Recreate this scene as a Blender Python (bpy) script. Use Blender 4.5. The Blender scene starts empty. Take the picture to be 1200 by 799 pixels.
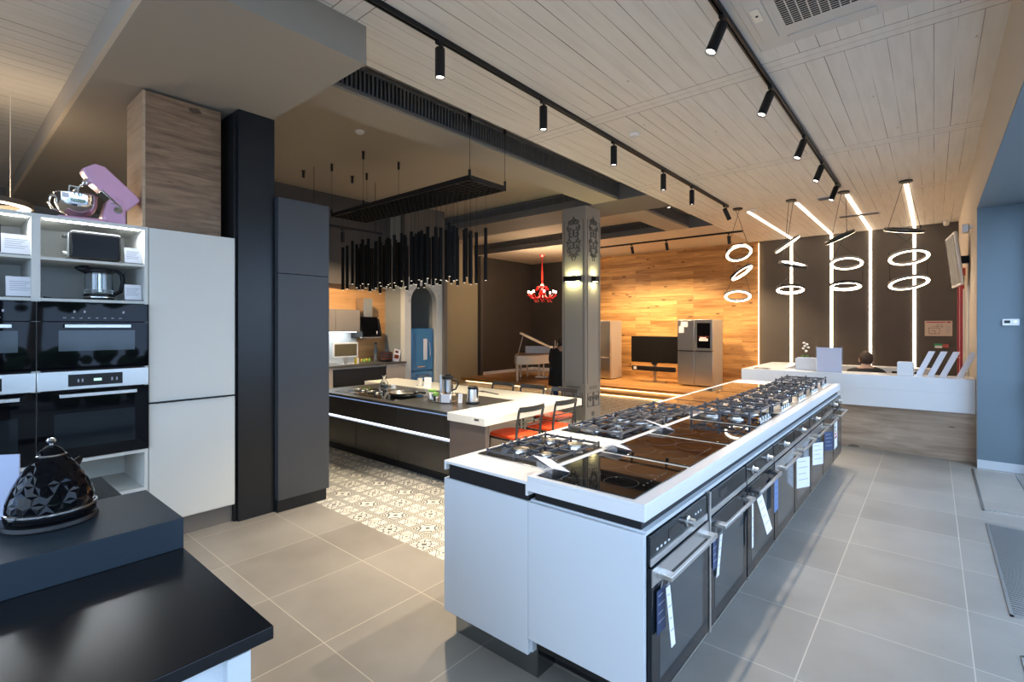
import bpy, bmesh, math, random
from mathutils import Vector, Matrix
random.seed(7)
PI=math.pi
C=bpy.context.scene.collection
SC=bpy.context.scene
# ---------------------------------------------------------------- camera
H=1.54
cam=bpy.data.cameras.new('camera'); co=bpy.data.objects.new('camera',cam); C.objects.link(co)
cam.sensor_width=36; cam.lens=582/1200*36; cam.shift_y=-17.5/1200; cam.clip_start=.02
YAW=math.atan(494/582)
co.location=(0,0,H); co.rotation_euler=(PI/2,0,YAW); SC.camera=co
# ---------------------------------------------------------------- materials
MATS={}
def newmat(n):
    m=bpy.data.materials.new(n); m.use_nodes=True; MATS[n]=m
    nt=m.node_tree; return m,nt,nt.nodes['Principled BSDF']
def P(n,col,rough=.5,metal=0,spec=None,trans=0,ior=None,coat=0,bump=0,bscale=40,var=0,emis=None,es=0,alpha=1):
    if n in MATS: return MATS[n]
    m,nt,b=newmat(n)
    b.inputs['Base Color'].default_value=(*col,1); b.inputs['Roughness'].default_value=rough
    b.inputs['Metallic'].default_value=metal
    if spec is not None: b.inputs['Specular IOR Level'].default_value=spec
    if trans: b.inputs['Transmission Weight'].default_value=trans
    if ior: b.inputs['IOR'].default_value=ior
    if coat: b.inputs['Coat Weight'].default_value=coat; b.inputs['Coat Roughness'].default_value=.03
    if alpha<1: b.inputs['Alpha'].default_value=alpha
    if emis: b.inputs['Emission Color'].default_value=(*emis,1); b.inputs['Emission Strength'].default_value=es
    tc=nt.nodes.new('ShaderNodeTexCoord'); no=nt.nodes.new('ShaderNodeTexNoise'); no.inputs['Scale'].default_value=bscale
    nt.links.new(tc.outputs['Object'],no.inputs['Vector'])
    if bump:
        bp=nt.nodes.new('ShaderNodeBump'); bp.inputs['Strength'].default_value=bump; bp.inputs['Distance'].default_value=.005
        nt.links.new(no.outputs['Fac'],bp.inputs['Height']); nt.links.new(bp.outputs['Normal'],b.inputs['Normal'])
    if var:
        mx=nt.nodes.new('ShaderNodeMix'); mx.data_type='RGBA'
        mx.inputs['A'].default_value=(*[c*(1-var) for c in col],1); mx.inputs['B'].default_value=(*[min(1,c*(1+var)) for c in col],1)
        n2=nt.nodes.new('ShaderNodeTexNoise'); n2.inputs['Scale'].default_value=bscale*.1; n2.inputs['Detail'].default_value=6
        nt.links.new(tc.outputs['Object'],n2.inputs['Vector'])
        nt.links.new(n2.outputs['Fac'],mx.inputs['Factor']); nt.links.new(mx.outputs['Result'],b.inputs['Base Color'])
    return m
class G:
    "tiny node-math helper"
    def __init__(s,nt): s.nt=nt
    def m(s,op,*a):
        n=s.nt.nodes.new('ShaderNodeMath'); n.operation=op
        for i,v in enumerate(a):
            if isinstance(v,(int,float)): n.inputs[i].default_value=v
            else: s.nt.links.new(v,n.inputs[i])
        return n.outputs[0]
    def lt(s,a,b): return s.m('LESS_THAN',a,b)
    def gt(s,a,b): return s.m('GREATER_THAN',a,b)
    def mx(s,*a):
        r=a[0]
        for x in a[1:]: r=s.m('MAXIMUM',r,x)
        return r
    def ramp(s,f,stops):
        n=s.nt.nodes.new('ShaderNodeValToRGB'); e=n.color_ramp.elements
        while len(e)<len(stops): e.new(.5)
        for k,(p,c) in zip(e,stops): k.position=p; k.color=(*c,1)
        s.nt.links.new(f,n.inputs[0]); return n.outputs[0]
    def mixc(s,f,a,b):
        n=s.nt.nodes.new('ShaderNodeMix'); n.data_type='RGBA'
        for k,v in (('Factor',f),('A',a),('B',b)):
            if isinstance(v,(int,float)): n.inputs[k].default_value=v
            elif isinstance(v,tuple): n.inputs[k].default_value=(*v,1)
            else: s.nt.links.new(v,n.inputs[k])
        return n.outputs['Result']
def coords(nt):
    tc=nt.nodes.new('ShaderNodeTexCoord'); sp=nt.nodes.new('ShaderNodeSeparateXYZ'); nt.links.new(tc.outputs['Object'],sp.inputs[0])
    return tc,sp.outputs
def comb(nt,a,b,c=None):
    n=nt.nodes.new('ShaderNodeCombineXYZ')
    for i,v in enumerate((a,b,c)):
        if v is None: continue
        if isinstance(v,(int,float)): n.inputs[i].default_value=v
        else: nt.links.new(v,n.inputs[i])
    return n.outputs[0]
def wood(n,dark,light,U='X',V='Z',plank=None,rough=.5,grain=1.0,knots=True,gap=.003,gapc=(.05,.03,.02)):
    "grain runs along U; optional planks (length,width)"
    m,nt,b=newmat(n); g=G(nt); tc,o=coords(nt); u=o[U]; v=o[V]
    if plank:
        br=nt.nodes.new('ShaderNodeTexBrick'); br.inputs['Scale'].default_value=1; br.inputs['Brick Width'].default_value=plank[0]; br.inputs['Row Height'].default_value=plank[1]
        br.inputs['Mortar Size'].default_value=gap; br.inputs['Mortar Smooth'].default_value=0; br.inputs['Color1'].default_value=(0,0,0,1); br.inputs['Color2'].default_value=(1,1,1,1); br.inputs['Mortar'].default_value=(.5,.5,.5,1)
        br.offset=.37; br.squash=1
        nt.links.new(comb(nt,u,v,0),br.inputs['Vector']); rnd=br.outputs['Color']; mort=br.outputs['Fac']
        rb=nt.nodes.new('ShaderNodeRGBToBW'); nt.links.new(rnd,rb.inputs[0]); rv=rb.outputs[0]
    else: rv=None
    oth=[a for a in 'XYZ' if a not in (U,V)][0]
    su=g.m('MULTIPLY',u,1.1*grain); sv=g.m('MULTIPLY',v,11*grain)
    if rv is not None: su=g.m('ADD',su,g.m('MULTIPLY',rv,17.0))
    no=nt.nodes.new('ShaderNodeTexNoise'); no.inputs['Scale'].default_value=1; no.inputs['Detail'].default_value=9; no.inputs['Roughness'].default_value=.62; no.inputs['Distortion'].default_value=.9
    nt.links.new(comb(nt,su,sv,g.m('MULTIPLY',o[oth],6)),no.inputs['Vector'])
    f=no.outputs['Fac']
    if rv is not None: f=g.m('ADD',g.m('MULTIPLY',g.m('SUBTRACT',rv,.5),.28),f)
    mid=tuple((a+c)/2 for a,c in zip(dark,light))
    c=g.ramp(f,[(.25,dark),(.5,mid),(.72,light)])
    if knots:
        vo=nt.nodes.new('ShaderNodeTexVoronoi'); vo.inputs['Scale'].default_value=1; vo.inputs['Randomness'].default_value=1
        nt.links.new(comb(nt,g.m('MULTIPLY',u,2.3),g.m('MULTIPLY',v,6.1),0),vo.inputs['Vector'])
        k=g.lt(g.m('ADD',vo.outputs['Distance'],g.m('MULTIPLY',f,.22)),.23)
        c=g.mixc(g.m('MULTIPLY',k,.75),c,tuple(x*.3 for x in dark))
    if plank: c=g.mixc(mort,c,gapc)
    nt.links.new(c,b.inputs['Base Color']); b.inputs['Roughness'].default_value=rough
    return m
M={}
M['white']=P('white_lacquer',(.60,.63,.66),.35)
M['whitegloss']=P('white_gloss',(.80,.80,.80),.18)
M['cabwhite']=P('tall_cabinet_white',(.64,.63,.58),.5)
M['stone']=P('white_solid_surface',(.73,.72,.71),.28,var=.02,bscale=60)
M['cream']=P('cream_worktop',(.78,.74,.64),.3,var=.03,bscale=60)
M['blackmatt']=P('black_matt_worktop',(.010,.010,.011),.24,spec=.28)
M['black']=P('black_metal',(.008,.008,.009),.45,spec=.35)
M['plinth']=P('polished_dark_plinth',(.30,.33,.35),.16,metal=1)
M['blackgloss']=P('black_glass',(.003,.003,.004),.03,spec=.16)
M['hobglass']=P('black_hob_glass',(.004,.004,.004),.025,spec=.75)
M['blacklaq']=P('black_lacquer_front',(.03,.026,.022),.22,coat=.3)
M['bluegray']=P('slate_blue_board',(.018,.028,.038),.45,spec=.3)
M['steel']=P('brushed_steel',(.62,.61,.59),.28,metal=1,bump=.05,bscale=200)
M['chrome']=P('chrome',(.8,.8,.8),.07,metal=1)
M['iron']=P('cast_iron',(.05,.052,.06),.38,bump=.2,bscale=250)
M['ovenglass']=P('oven_door_glass',(.008,.011,.014),.06,spec=.22)
M['ovenwin']=P('oven_window_glass',(.035,.048,.055),.1,spec=.35)
M['charcoal']=P('charcoal_laminate',(.048,.049,.053),.42,spec=.4,var=.12,bscale=14)
M['columnblack']=P('black_column_lacquer',(.012,.013,.015),.3,spec=.35)
M['greypaint']=P('grey_wall_paint',(.19,.185,.18),.75,bump=.1)
M['darkwall']=P('dark_brown_grey_paint',(.085,.075,.066),.7,bump=.2,bscale=25,var=.15)
M['alcove']=P('dark_plaster',(.055,.048,.042),.6,bump=.3,bscale=8,var=.3)
M['beige']=P('beige_paint',(.56,.49,.40),.8,bump=.06)
M['soffit']=P('taupe_soffit_paint',(.33,.29,.24),.75,bump=.08,bscale=15)
M['beam']=P('grey_beam_paint',(.13,.125,.12),.75,bump=.08)
M['bluepaint']=P('blue_grey_paint',(.15,.20,.235),.6,bump=.06)
M['olive']=P('olive_beige_lit_wall',(.33,.29,.19),.7,bump=.1)
M['grille']=P('grille_metal',(.12,.12,.12),.6)
M['dark']=P('dark_void',(.006,.006,.006),.9)
M['paper']=P('paper',(.82,.80,.82),.6)
M['print']=P('printed_ink',(.35,.35,.40),.7)
M['acrylic']=P('clear_acrylic',(.9,.93,.95),.1,alpha=.15)
M['glass']=P('clear_glass',(.95,.98,1),.02,trans=1,ior=1.45)
M['orange']=P('orange_red_vinyl',(.78,.085,.02),.35)
M['chairmetal']=P('dark_grey_tube',(.05,.05,.048),.4,metal=.3)
M['pink']=P('pink_enamel',(.78,.42,.58),.25,coat=.5)
M['blue']=P('retro_blue_enamel',(.03,.20,.42),.2,coat=.5)
M['red']=P('red_glass',(.65,.02,.02),.15,coat=.5)
M['redpaint']=P('red_paint',(.40,.03,.03),.4)
M['pianowhite']=P('cream_piano_lacquer',(.74,.68,.58),.25)
M['green']=P('lime_green_plastic',(.30,.60,.10),.4)
M['leaf']=P('leaf_green',(.04,.12,.03),.6,var=.4,bscale=60)
M['skin']=P('skin',(.50,.30,.21),.5)
M['hair']=P('dark_hair',(.03,.02,.015),.7,bump=.8,bscale=300)
M['coat']=P('black_coat',(.008,.008,.009),.8,bump=.2,bscale=120)
M['denim']=P('denim',(.02,.04,.10),.85,bump=.2,bscale=200)
M['screen']=P('screen_glass',(.012,.011,.010),.25,spec=.3)
M['yellow']=P('banana_yellow',(.55,.45,.03),.5)
M['taupe']=P('taupe_front',(.42,.36,.30),.4)
M['greylam']=P('grey_brown_front',(.16,.14,.12),.4)
M['copper']=P('copper_enamel',(.35,.08,.04),.25,metal=.6)
def emat(n,col,s):
    m=bpy.data.materials.new(n); m.use_nodes=True; nt=m.node_tree; nt.nodes.clear()
    o=nt.nodes.new('ShaderNodeOutputMaterial'); e=nt.nodes.new('ShaderNodeEmission'); e.inputs[0].default_value=(*col,1); e.inputs[1].default_value=s
    nt.links.new(e.outputs[0],o.inputs[0]); return m
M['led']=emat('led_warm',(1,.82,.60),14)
M['ledstrip']=emat('led_strip_warm',(1,.80,.58),11)
M['ledwhite']=emat('led_cool',(.72,.82,1),3.2)
M['lens']=emat('spot_lens',(1,.93,.82),9)
M['tip']=emat('tube_tip',(1,.88,.68),1.6)
M['candle']=emat('chandelier_bulb',(1,.75,.5),25)
M['ledamber']=emat('led_amber',(1,.62,.25),7)
M['sconceled']=emat('sconce_led',(1,.95,.55),14)
M['oakwall']=wood('oak_wall_planks',(.26,.11,.028),(.66,.37,.13),'X','Z',(1.15,.105),.45,1.0,True,.0015,(.16,.07,.02))
M['oakwally']=wood('oak_wall_kitchen',(.34,.16,.05),(.60,.33,.13),'Y','Z',(1.6,.4),.45,.6,False,.001,(.2,.1,.04))
M['stage']=wood('oak_deck',(.28,.12,.03),(.62,.34,.12),'X','Y',(1.4,.14),.35,1.0,True,.0015,(.12,.06,.02))
M['acbody']=P('air_conditioner_plastic',(.58,.55,.50),.5)
M['stagey']=wood('oak_deck_riser',(.28,.12,.03),(.60,.32,.11),'X','Z',None,.4,1.0,True)
M['greyoak']=wood('weathered_oak',(.10,.050,.024),(.37,.225,.125),'Y','Z',None,.5,2.4,True)
M['greyoak_lit']=wood('weathered_oak_lit_side',(.36,.24,.14),(.60,.42,.27),'X','Z',None,.5,1.2,False)  # paler oak copy: warm lamplight on the cupboard side put into the colour
M['deskwood']=wood('grey_oak_desk',(.24,.16,.10),(.56,.42,.30),'X','Z',None,.5,1.3,True)
# whitewashed plank ceiling: boards along Y, cross battens
def ceiling_mat():
    m,nt,b=newmat('whitewashed_plank_ceiling'); g=G(nt); tc,o=coords(nt); x=o['X']; y=o['Y']
    W=.122
    n1=nt.nodes.new('ShaderNodeTexNoise'); n1.inputs['Scale'].default_value=1; n1.inputs['Detail'].default_value=3
    col=g.m('FLOOR',g.m('DIVIDE',x,W)); fx=g.m('FRACT',g.m('DIVIDE',x,W))
    nt.links.new(comb(nt,g.m('MULTIPLY',col,3.7),g.m('MULTIPLY',y,.55),0),n1.inputs['Vector'])
    # gap width varies by board
    gapw=g.m('MULTIPLY',g.m('MAXIMUM',g.m('SUBTRACT',n1.outputs['Fac'],.36),0),.16)
    gap=g.lt(fx,gapw)
    by=g.m('ABSOLUTE',g.m('SUBTRACT',g.m('FRACT',g.m('DIVIDE',g.m('SUBTRACT',y,4.14-1.22),2.44)),.5))
    by=g.m('MULTIPLY',by,2.44)
    bat=g.lt(by,.085); edge=g.m('MULTIPLY',g.gt(by,.083),g.lt(by,.089)); e2=g.lt(g.m('ABSOLUTE',by),.003)
    gap=g.m('MULTIPLY',gap,g.m('SUBTRACT',1,bat)); ln=g.mx(gap,g.mx(edge,g.m('MULTIPLY',e2,.5)))
    no=nt.nodes.new('ShaderNodeTexNoise'); no.inputs['Scale'].default_value=1; no.inputs['Detail'].default_value=7
    nt.links.new(comb(nt,g.m('MULTIPLY',x,18),g.m('MULTIPLY',y,1.6),0),no.inputs['Vector'])
    c=g.ramp(no.outputs['Fac'],[(.3,(.66,.62,.56)),(.6,(.72,.685,.625))])
    vo=nt.nodes.new('ShaderNodeTexVoronoi'); nt.links.new(comb(nt,g.m('MULTIPLY',x,5),g.m('MULTIPLY',y,2.4),0),vo.inputs['Vector']); vo.inputs['Scale'].default_value=1
    c=g.mixc(g.m('MULTIPLY',g.lt(vo.outputs['Distance'],.045),.5),c,(.28,.2,.13))
    c=g.mixc(g.m('MULTIPLY',ln,.9),c,(.07,.05,.035)); nt.links.new(c,b.inputs['Base Color']); b.inputs['Roughness'].default_value=.65
    bp=nt.nodes.new('ShaderNodeBump'); bp.inputs['Distance'].default_value=.004; bp.inputs['Strength'].default_value=.5; nt.links.new(g.m('SUBTRACT',1,ln),bp.inputs['Height']); nt.links.new(bp.outputs['Normal'],b.inputs['Normal'])
    return m
M['planks']=ceiling_mat()
def tile_mat():
    m,nt,b=newmat('grey_porcelain_tile'); g=G(nt); tc,o=coords(nt)
    S=.6; fx=g.m('FRACT',g.m('DIVIDE',g.m('ADD',o['X'],.46+60),S)); fy=g.m('FRACT',g.m('DIVIDE',g.m('ADD',o['Y'],-1.25+60),S))
    ex=g.m('MINIMUM',fx,g.m('SUBTRACT',1,fx)); ey=g.m('MINIMUM',fy,g.m('SUBTRACT',1,fy))
    ln=g.lt(g.m('MINIMUM',ex,ey),.0042)
    cell=comb(nt,g.m('FLOOR',g.m('DIVIDE',g.m('ADD',o['X'],60.46),S)),g.m('FLOOR',g.m('DIVIDE',g.m('ADD',o['Y'],58.75),S)),0)
    wn=nt.nodes.new('ShaderNodeTexWhiteNoise'); nt.links.new(cell,wn.inputs['Vector'])
    no=nt.nodes.new('ShaderNodeTexNoise'); no.inputs['Scale'].default_value=2.3; no.inputs['Detail'].default_value=8; nt.links.new(tc.outputs['Object'],no.inputs['Vector'])
    f=g.m('ADD',g.m('MULTIPLY',wn.outputs['Value'],.18),g.m('MULTIPLY',no.outputs['Fac'],.82))
    c=g.ramp(f,[(.3,(.238,.212,.178)),(.7,(.325,.294,.25))])
    c=g.mixc(ln,c,(.50,.44,.36)); nt.links.new(c,b.inputs['Base Color'])
    r=g.m('ADD',.27,g.m('MULTIPLY',no.outputs['Fac'],.18)); nt.links.new(r,b.inputs['Roughness'])
    bp=nt.nodes.new('ShaderNodeBump'); bp.inputs['Distance'].default_value=.002; bp.inputs['Strength'].default_value=.4; nt.links.new(g.m('SUBTRACT',1,ln),bp.inputs['Height']); nt.links.new(bp.outputs['Normal'],b.inputs['Normal'])
    return m
M['tile']=tile_mat()
def pattern_mat():
    m,nt,b=newmat('patterned_cement_tile'); g=G(nt); tc,o=coords(nt); S=.2
    X=g.m('DIVIDE',g.m('ADD',o['X'],60.04),S); Y=g.m('DIVIDE',g.m('ADD',o['Y'],60.03),S)
    p=g.m('ABSOLUTE',g.m('SUBTRACT',g.m('FRACT',X),.5)); q=g.m('ABSOLUTE',g.m('SUBTRACT',g.m('FRACT',Y),.5))
    ix=g.m('FLOOR',X); iy=g.m('FLOOR',Y)
    par=g.m('FLOORED_MODULO',g.m('ADD',ix,iy),2); row=g.m('FLOORED_MODULO',iy,2)
    mxx=g.m('MAXIMUM',p,q); r=g.m('SQRT',g.m('ADD',g.m('MULTIPLY',p,p),g.m('MULTIPLY',q,q)))
    def band(v,c,w): return g.lt(g.m('ABSOLUTE',g.m('SUBTRACT',v,c)),w)
    border=g.mx(band(mxx,.475,.010),band(mxx,.385,.012),g.m('MULTIPLY',g.m('MULTIPLY',g.gt(mxx,.40),g.lt(mxx,.465)),g.gt(g.m('SINE',g.m('MULTIPLY',g.m('ADD',p,g.m('MULTIPLY',q,1)),60)),.25)))
    d=g.m('ABSOLUTE',g.m('SUBTRACT',p,q))
    star=g.mx(g.lt(g.m('ADD',r,g.m('MULTIPLY',g.m('MINIMUM',p,q),1.6)),.15),band(r,.255,.018),g.m('MULTIPLY',g.lt(d,.03),g.m('MULTIPLY',g.gt(r,.15),g.lt(r,.42))),g.lt(g.m('ADD',g.m('ABSOLUTE',g.m('SUBTRACT',mxx,.30)),g.m('MINIMUM',p,q)),.055))
    # bracket motif: arcs from the corners
    a=g.m('SUBTRACT',.38,p); c_=g.m('SUBTRACT',.38,q); rc=g.m('SQRT',g.m('ADD',g.m('MULTIPLY',a,a),g.m('MULTIPLY',c_,c_)))
    br=g.mx(band(rc,.27,.035),g.m('MULTIPLY',band(rc,.14,.028),g.gt(a,.02)),g.lt(rc,.06),g.m('MULTIPLY',g.lt(r,.09),1.0))
    # lattice filler
    lat=g.mx(band(g.m('ADD',p,q),.34,.018),band(g.m('ADD',p,q),.20,.018),g.lt(r,.05),g.m('MULTIPLY',g.lt(g.m('MINIMUM',p,q),.012),g.gt(r,.16)))
    mot=g.m('ADD',g.m('MULTIPLY',row,star),g.m('MULTIPLY',g.m('SUBTRACT',1,row),br))
    mot=g.m('MULTIPLY',mot,g.lt(mxx,.38))
    lat=g.m('MULTIPLY',lat,g.lt(mxx,.38))
    f=g.m('MAXIMUM',border,g.m('ADD',g.m('MULTIPLY',par,mot),g.m('MULTIPLY',g.m('SUBTRACT',1,par),g.mx(lat,g.m('MULTIPLY',mot,0)))))
    no=nt.nodes.new('ShaderNodeTexNoise'); no.inputs['Scale'].default_value=60; nt.links.new(tc.outputs['Object'],no.inputs['Vector'])
    dk=g.mixc(no.outputs['Fac'],(.025,.025,.027),(.11,.105,.095)); c=g.mixc(f,(.72,.68,.58),dk)
    grout=g.gt(mxx,.4945); c=g.mixc(grout,c,(.4,.37,.3)); nt.links.new(c,b.inputs['Base Color']); b.inputs['Roughness'].default_value=.4
    return m
M['pattern']=pattern_mat()
# ---------------------------------------------------------------- mesh builder
class MB:
    def __init__(s): s.v=[]; s.f=[]
    def add(s,vs,fs):
        n=len(s.v); s.v+= [tuple(v) for v in vs]; s.f+= [tuple(i+n for i in f) for f in fs]; return s
    def box(s,x0,x1,y0,y1,z0,z1):
        x0,x1=sorted((x0,x1)); y0,y1=sorted((y0,y1)); z0,z1=sorted((z0,z1))
        return s.add([(x0,y0,z0),(x1,y0,z0),(x1,y1,z0),(x0,y1,z0),(x0,y0,z1),(x1,y0,z1),(x1,y1,z1),(x0,y1,z1)],
          [(3,2,1,0),(4,5,6,7),(0,1,5,4),(1,2,6,5),(2,3,7,6),(3,0,4,7)])
    def prism(s,pts,a,b,axis='z'):
        n=len(pts)
        def mk(p,h): return {'z':(p[0],p[1],h),'y':(p[0],h,p[1]),'x':(h,p[0],p[1])}[axis]
        vs=[mk(p,a) for p in pts]+[mk(p,b) for p in pts]
        fs=[tuple(range(n)),tuple(range(n,2*n))]+[(i,(i+1)%n,(i+1)%n+n,i+n) for i in range(n)]
        return s.add(vs,fs)
    def lathe(s,prof,c=(0,0,0),n=24,axis='z',caps=True):
        vs=[];k=len(prof)
        for r,z in prof:
            for i in range(n):
                a=2*PI*i/n; x,y=r*math.cos(a),r*math.sin(a)
                p={'z':(x,y,z),'x':(z,x,y),'y':(x,z,y)}[axis]; vs.append((c[0]+p[0],c[1]+p[1],c[2]+p[2]))
        fs=[(j*n+i,j*n+(i+1)%n,(j+1)*n+(i+1)%n,(j+1)*n+i) for j in range(k-1) for i in range(n)]
        if caps: fs+=[tuple(range(n)),tuple((k-1)*n+i for i in range(n))]
        return s.add(vs,fs)
    def cyl(s,p0,p1,r,r1=None,n=12): return s.tube([p0,p1],[r,r if r1 is None else r1],n)
    def tube(s,pts,r,n=8,closed=False):
        pts=[Vector(p) for p in pts]; k=len(pts)
        if not isinstance(r,(list,tuple)): r=[r]*k
        vs=[];up=None
        for i,p in enumerate(pts):
            if closed: d=pts[(i+1)%k]-pts[i-1]
            else: d=pts[min(i+1,k-1)]-pts[max(i-1,0)]
            if d.length<1e-9: d=Vector((0,0,1))
            d.normalize()
            if up is None: up=Vector((0,0,1)) if abs(d.z)<.9 else Vector((1,0,0))
            a=d.cross(up)
            if a.length<1e-4: a=d.orthogonal()
            a.normalize(); up=a.cross(d)
            b_=up
            for j in range(n):
                t=2*PI*j/n; vs.append(p+(a*math.cos(t)+b_*math.sin(t))*r[i])
        m=k if closed else k-1
        fs=[(i*n+j,i*n+(j+1)%n,((i+1)%k)*n+(j+1)%n,((i+1)%k)*n+j) for i in range(m) for j in range(n)]
        if not closed: fs+=[tuple(range(n)),tuple((k-1)*n+j for j in range(n))]
        return s.add(vs,fs)
    def ball(s,c,r,n=16,m=10):
        if not isinstance(r,(tuple,list)): r=(r,r,r)
        vs=[(c[0],c[1],c[2]-r[2])]
        for j in range(1,m):
            a=-PI/2+PI*j/m
            for i in range(n):
                t=2*PI*i/n; vs.append((c[0]+r[0]*math.cos(a)*math.cos(t),c[1]+r[1]*math.cos(a)*math.sin(t),c[2]+r[2]*math.sin(a)))
        vs.append((c[0],c[1],c[2]+r[2])); L=len(vs)-1
        fs=[(0,1+(i+1)%n,1+i) for i in range(n)]
        fs+=[(1+j*n+i,1+j*n+(i+1)%n,1+(j+1)*n+(i+1)%n,1+(j+1)*n+i) for j in range(m-2) for i in range(n)]
        fs+=[(L,1+(m-2)*n+i,1+(m-2)*n+(i+1)%n) for i in range(n)]
        return s.add(vs,fs)
    def quad(s,*p): return s.add(p,[(0,1,2,3)])
    def xf(s,mat): s.v=[tuple(mat@Vector(v)) for v in s.v]; return s
    def build(s,name,mat,parent=None,bev=0,smooth=35,seg=2):
        me=bpy.data.meshes.new(name); me.from_pydata(s.v,[],s.f); 
        bm=bmesh.new(); bm.from_mesh(me); bmesh.ops.recalc_face_normals(bm,faces=bm.faces); bm.to_mesh(me); bm.free()
        if smooth:
            for p in me.polygons: p.use_smooth=True
            me.set_sharp_from_angle(angle=math.radians(smooth))
        me.materials.append(M[mat] if isinstance(mat,str) else mat)
        o=bpy.data.objects.new(name,me); C.objects.link(o)
        if parent is not None: o.parent=parent
        if bev:
            md=o.modifiers.new('bevel','BEVEL'); md.width=bev; md.segments=seg; md.limit_method='ANGLE'; md.angle_limit=.7
        return o
def B(*a): return MB().box(*a)
def thing(name,label,cat,loc=(0,0,0),rz=0,group=None,parent=None):
    o=bpy.data.objects.new(name,None); o.empty_display_size=.1; C.objects.link(o); o.location=loc; o.rotation_euler=(0,0,rz)
    o['label']=label; o['category']=cat
    if group: o['group']=group
    return o
def tag(o,label,cat,group=None):
    o['label']=label; o['category']=cat
    if group: o['group']=group
    return o
def struct(name,mb,mat,bev=0,parent=None):
    o=mb.build(name,mat,parent,bev=bev)
    if parent is None: o['kind']='structure'
    return o
def dup(root,loc=None,rz=None,label=None,group=None):
    def cp(o,par):
        c=o.copy(); C.objects.link(c)
        if par is not None: c.parent=par
        for ch in o.children: cp(ch,c)
        return c
    kids=list(root.children); r=root.copy(); C.objects.link(r)
    for ch in kids: cp(ch,r)
    if loc is not None: r.location=loc
    if rz is not None: r.rotation_euler=(0,0,rz)
    if label: r['label']=label
    if group: r['group']=group
    return r
WORLD=5.2; EXPO=0.34
# ================================================================= SETTING
XL=-9.75; YB=12.5; YF=-2.6; XR=.36; XW=.78
# floors
struct('floor',MB().prism([(XL,YF),(XW,YF),(XW,YB),(-1.6,YB),(-1.6,2.2),(XL,2.2)],-.08,0,'z'),'tile')
struct('floor',MB().box(XL,-1.6,2.2,YB,-.08,0),'pattern')
# ceilings
struct('ceiling',MB().box(-3.25,XR,YF,YB,3.5,3.85),'planks')
struct('ceiling',MB().box(XL,-3.25,YF,.73,3.44,3.6),'planks')
struct('ceiling',MB().box(XL,-3.25,1.86,6.95,3.77,3.85),'soffit')
struct('ceiling',MB().box(XL,-3.25,7.86,9.88,3.77,3.85),'soffit')
struct('ceiling',MB().box(XL,-3.25,9.88,YB,3.5,3.85),'beige')
# dropped boxes and beams
struct('ceiling_bulkhead',MB().box(XL,-2.83,.73,1.86,3.25,3.5).box(XL,-3.25,.73,1.86,3.5,3.85),'soffit')
struct('ceiling_bulkhead',MB().box(-4.2,-3.74,1.86,6.95,3.5,3.77).box(-4.2,-3.74,7.86,9.87,3.5,3.77),'soffit')
struct('ceiling_beam',MB().box(XL,-3.25,6.95,7.86,3.5,3.85),'beam')
struct('ceiling_beam',MB().box(XL,-3.25,9.87,9.88,3.5,3.85),'beam')
struct('trim_1',MB().box(XL,-2.83,.70,.73,3.25,3.44),'beige')
struct('trim_2',MB().box(-3.26,-3.25,1.86,6.95,3.5,3.77),'beam')
# walls
struct('wall_back',MB().box(-3.08,XR+.4,YB,YB+.15,0,3.62),'darkwall')
struct('wall_back_oak',MB().box(-7.3,-3.08,YB-.03,YB+.12,0,3.5),'oakwall')
struct('wall_back_alcove',MB().box(XL,-7.3,YB,YB+.15,0,3.5),'alcove')
struct('wall_left_alcove',MB().box(XL-.15,XL,10.05,YB,0,3.5),'alcove')
struct('wall_left_olive',MB().box(XL-.15,XL,8.75,10.05,0,3.82),'olive')  # continues the alcove wall; their lighting difference is put into the two colours
struct('wall_left',MB().box(XL-.15,XL,YF,8.75,0,3.82),'greypaint')
struct('trim_3',MB().box(XL,XL+.12,10.0,10.1,0,3.5),'darkwall')
struct('baseboard_left',MB().box(XL,XL+.02,10.1,YB,.15,.24),'whitegloss')
struct('baseboard_back',MB().box(XL,-7.3,YB-.02,YB,.15,.24),'whitegloss')
struct('wall_right',MB().box(XR,XR+.5,7.43,YB,0,3.62),'beige')
struct('wall_right_header',MB().box(XR,XR+.6,YF,7.43,2.83,3.62),'beige')
struct('wall_right_pier',MB().box(XR+.002,XW+.2,7.40,7.43,0,2.83),'bluepaint')
struct('wall_right_soffit',MB().box(XR+.002,XW+.2,YF,7.40,2.82,2.83),'bluepaint')
struct('baseboard_right',MB().box(XR+.002,XW,7.385,7.40,0,.09),'white')
struct('wall_front',MB().box(XL,-4.6,YF-.15,YF,0,3.6).box(-4.6,XW+.2,YF-.15,YF,2.95,3.6),'greypaint')
# wall between the kitchen display and the rest
struct('wall_kitchen',MB().box(-8.1,-7.92,3.0,5.6,0,3.8),'greypaint')
struct('wall_kitchen_oak',MB().box(-7.92,-7.9,3.0,5.6,0,2.26),'oakwally')
struct('wall_black_band',MB().box(-7.9,-7.75,3.0,5.6,2.26,3.8),'alcove')
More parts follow.
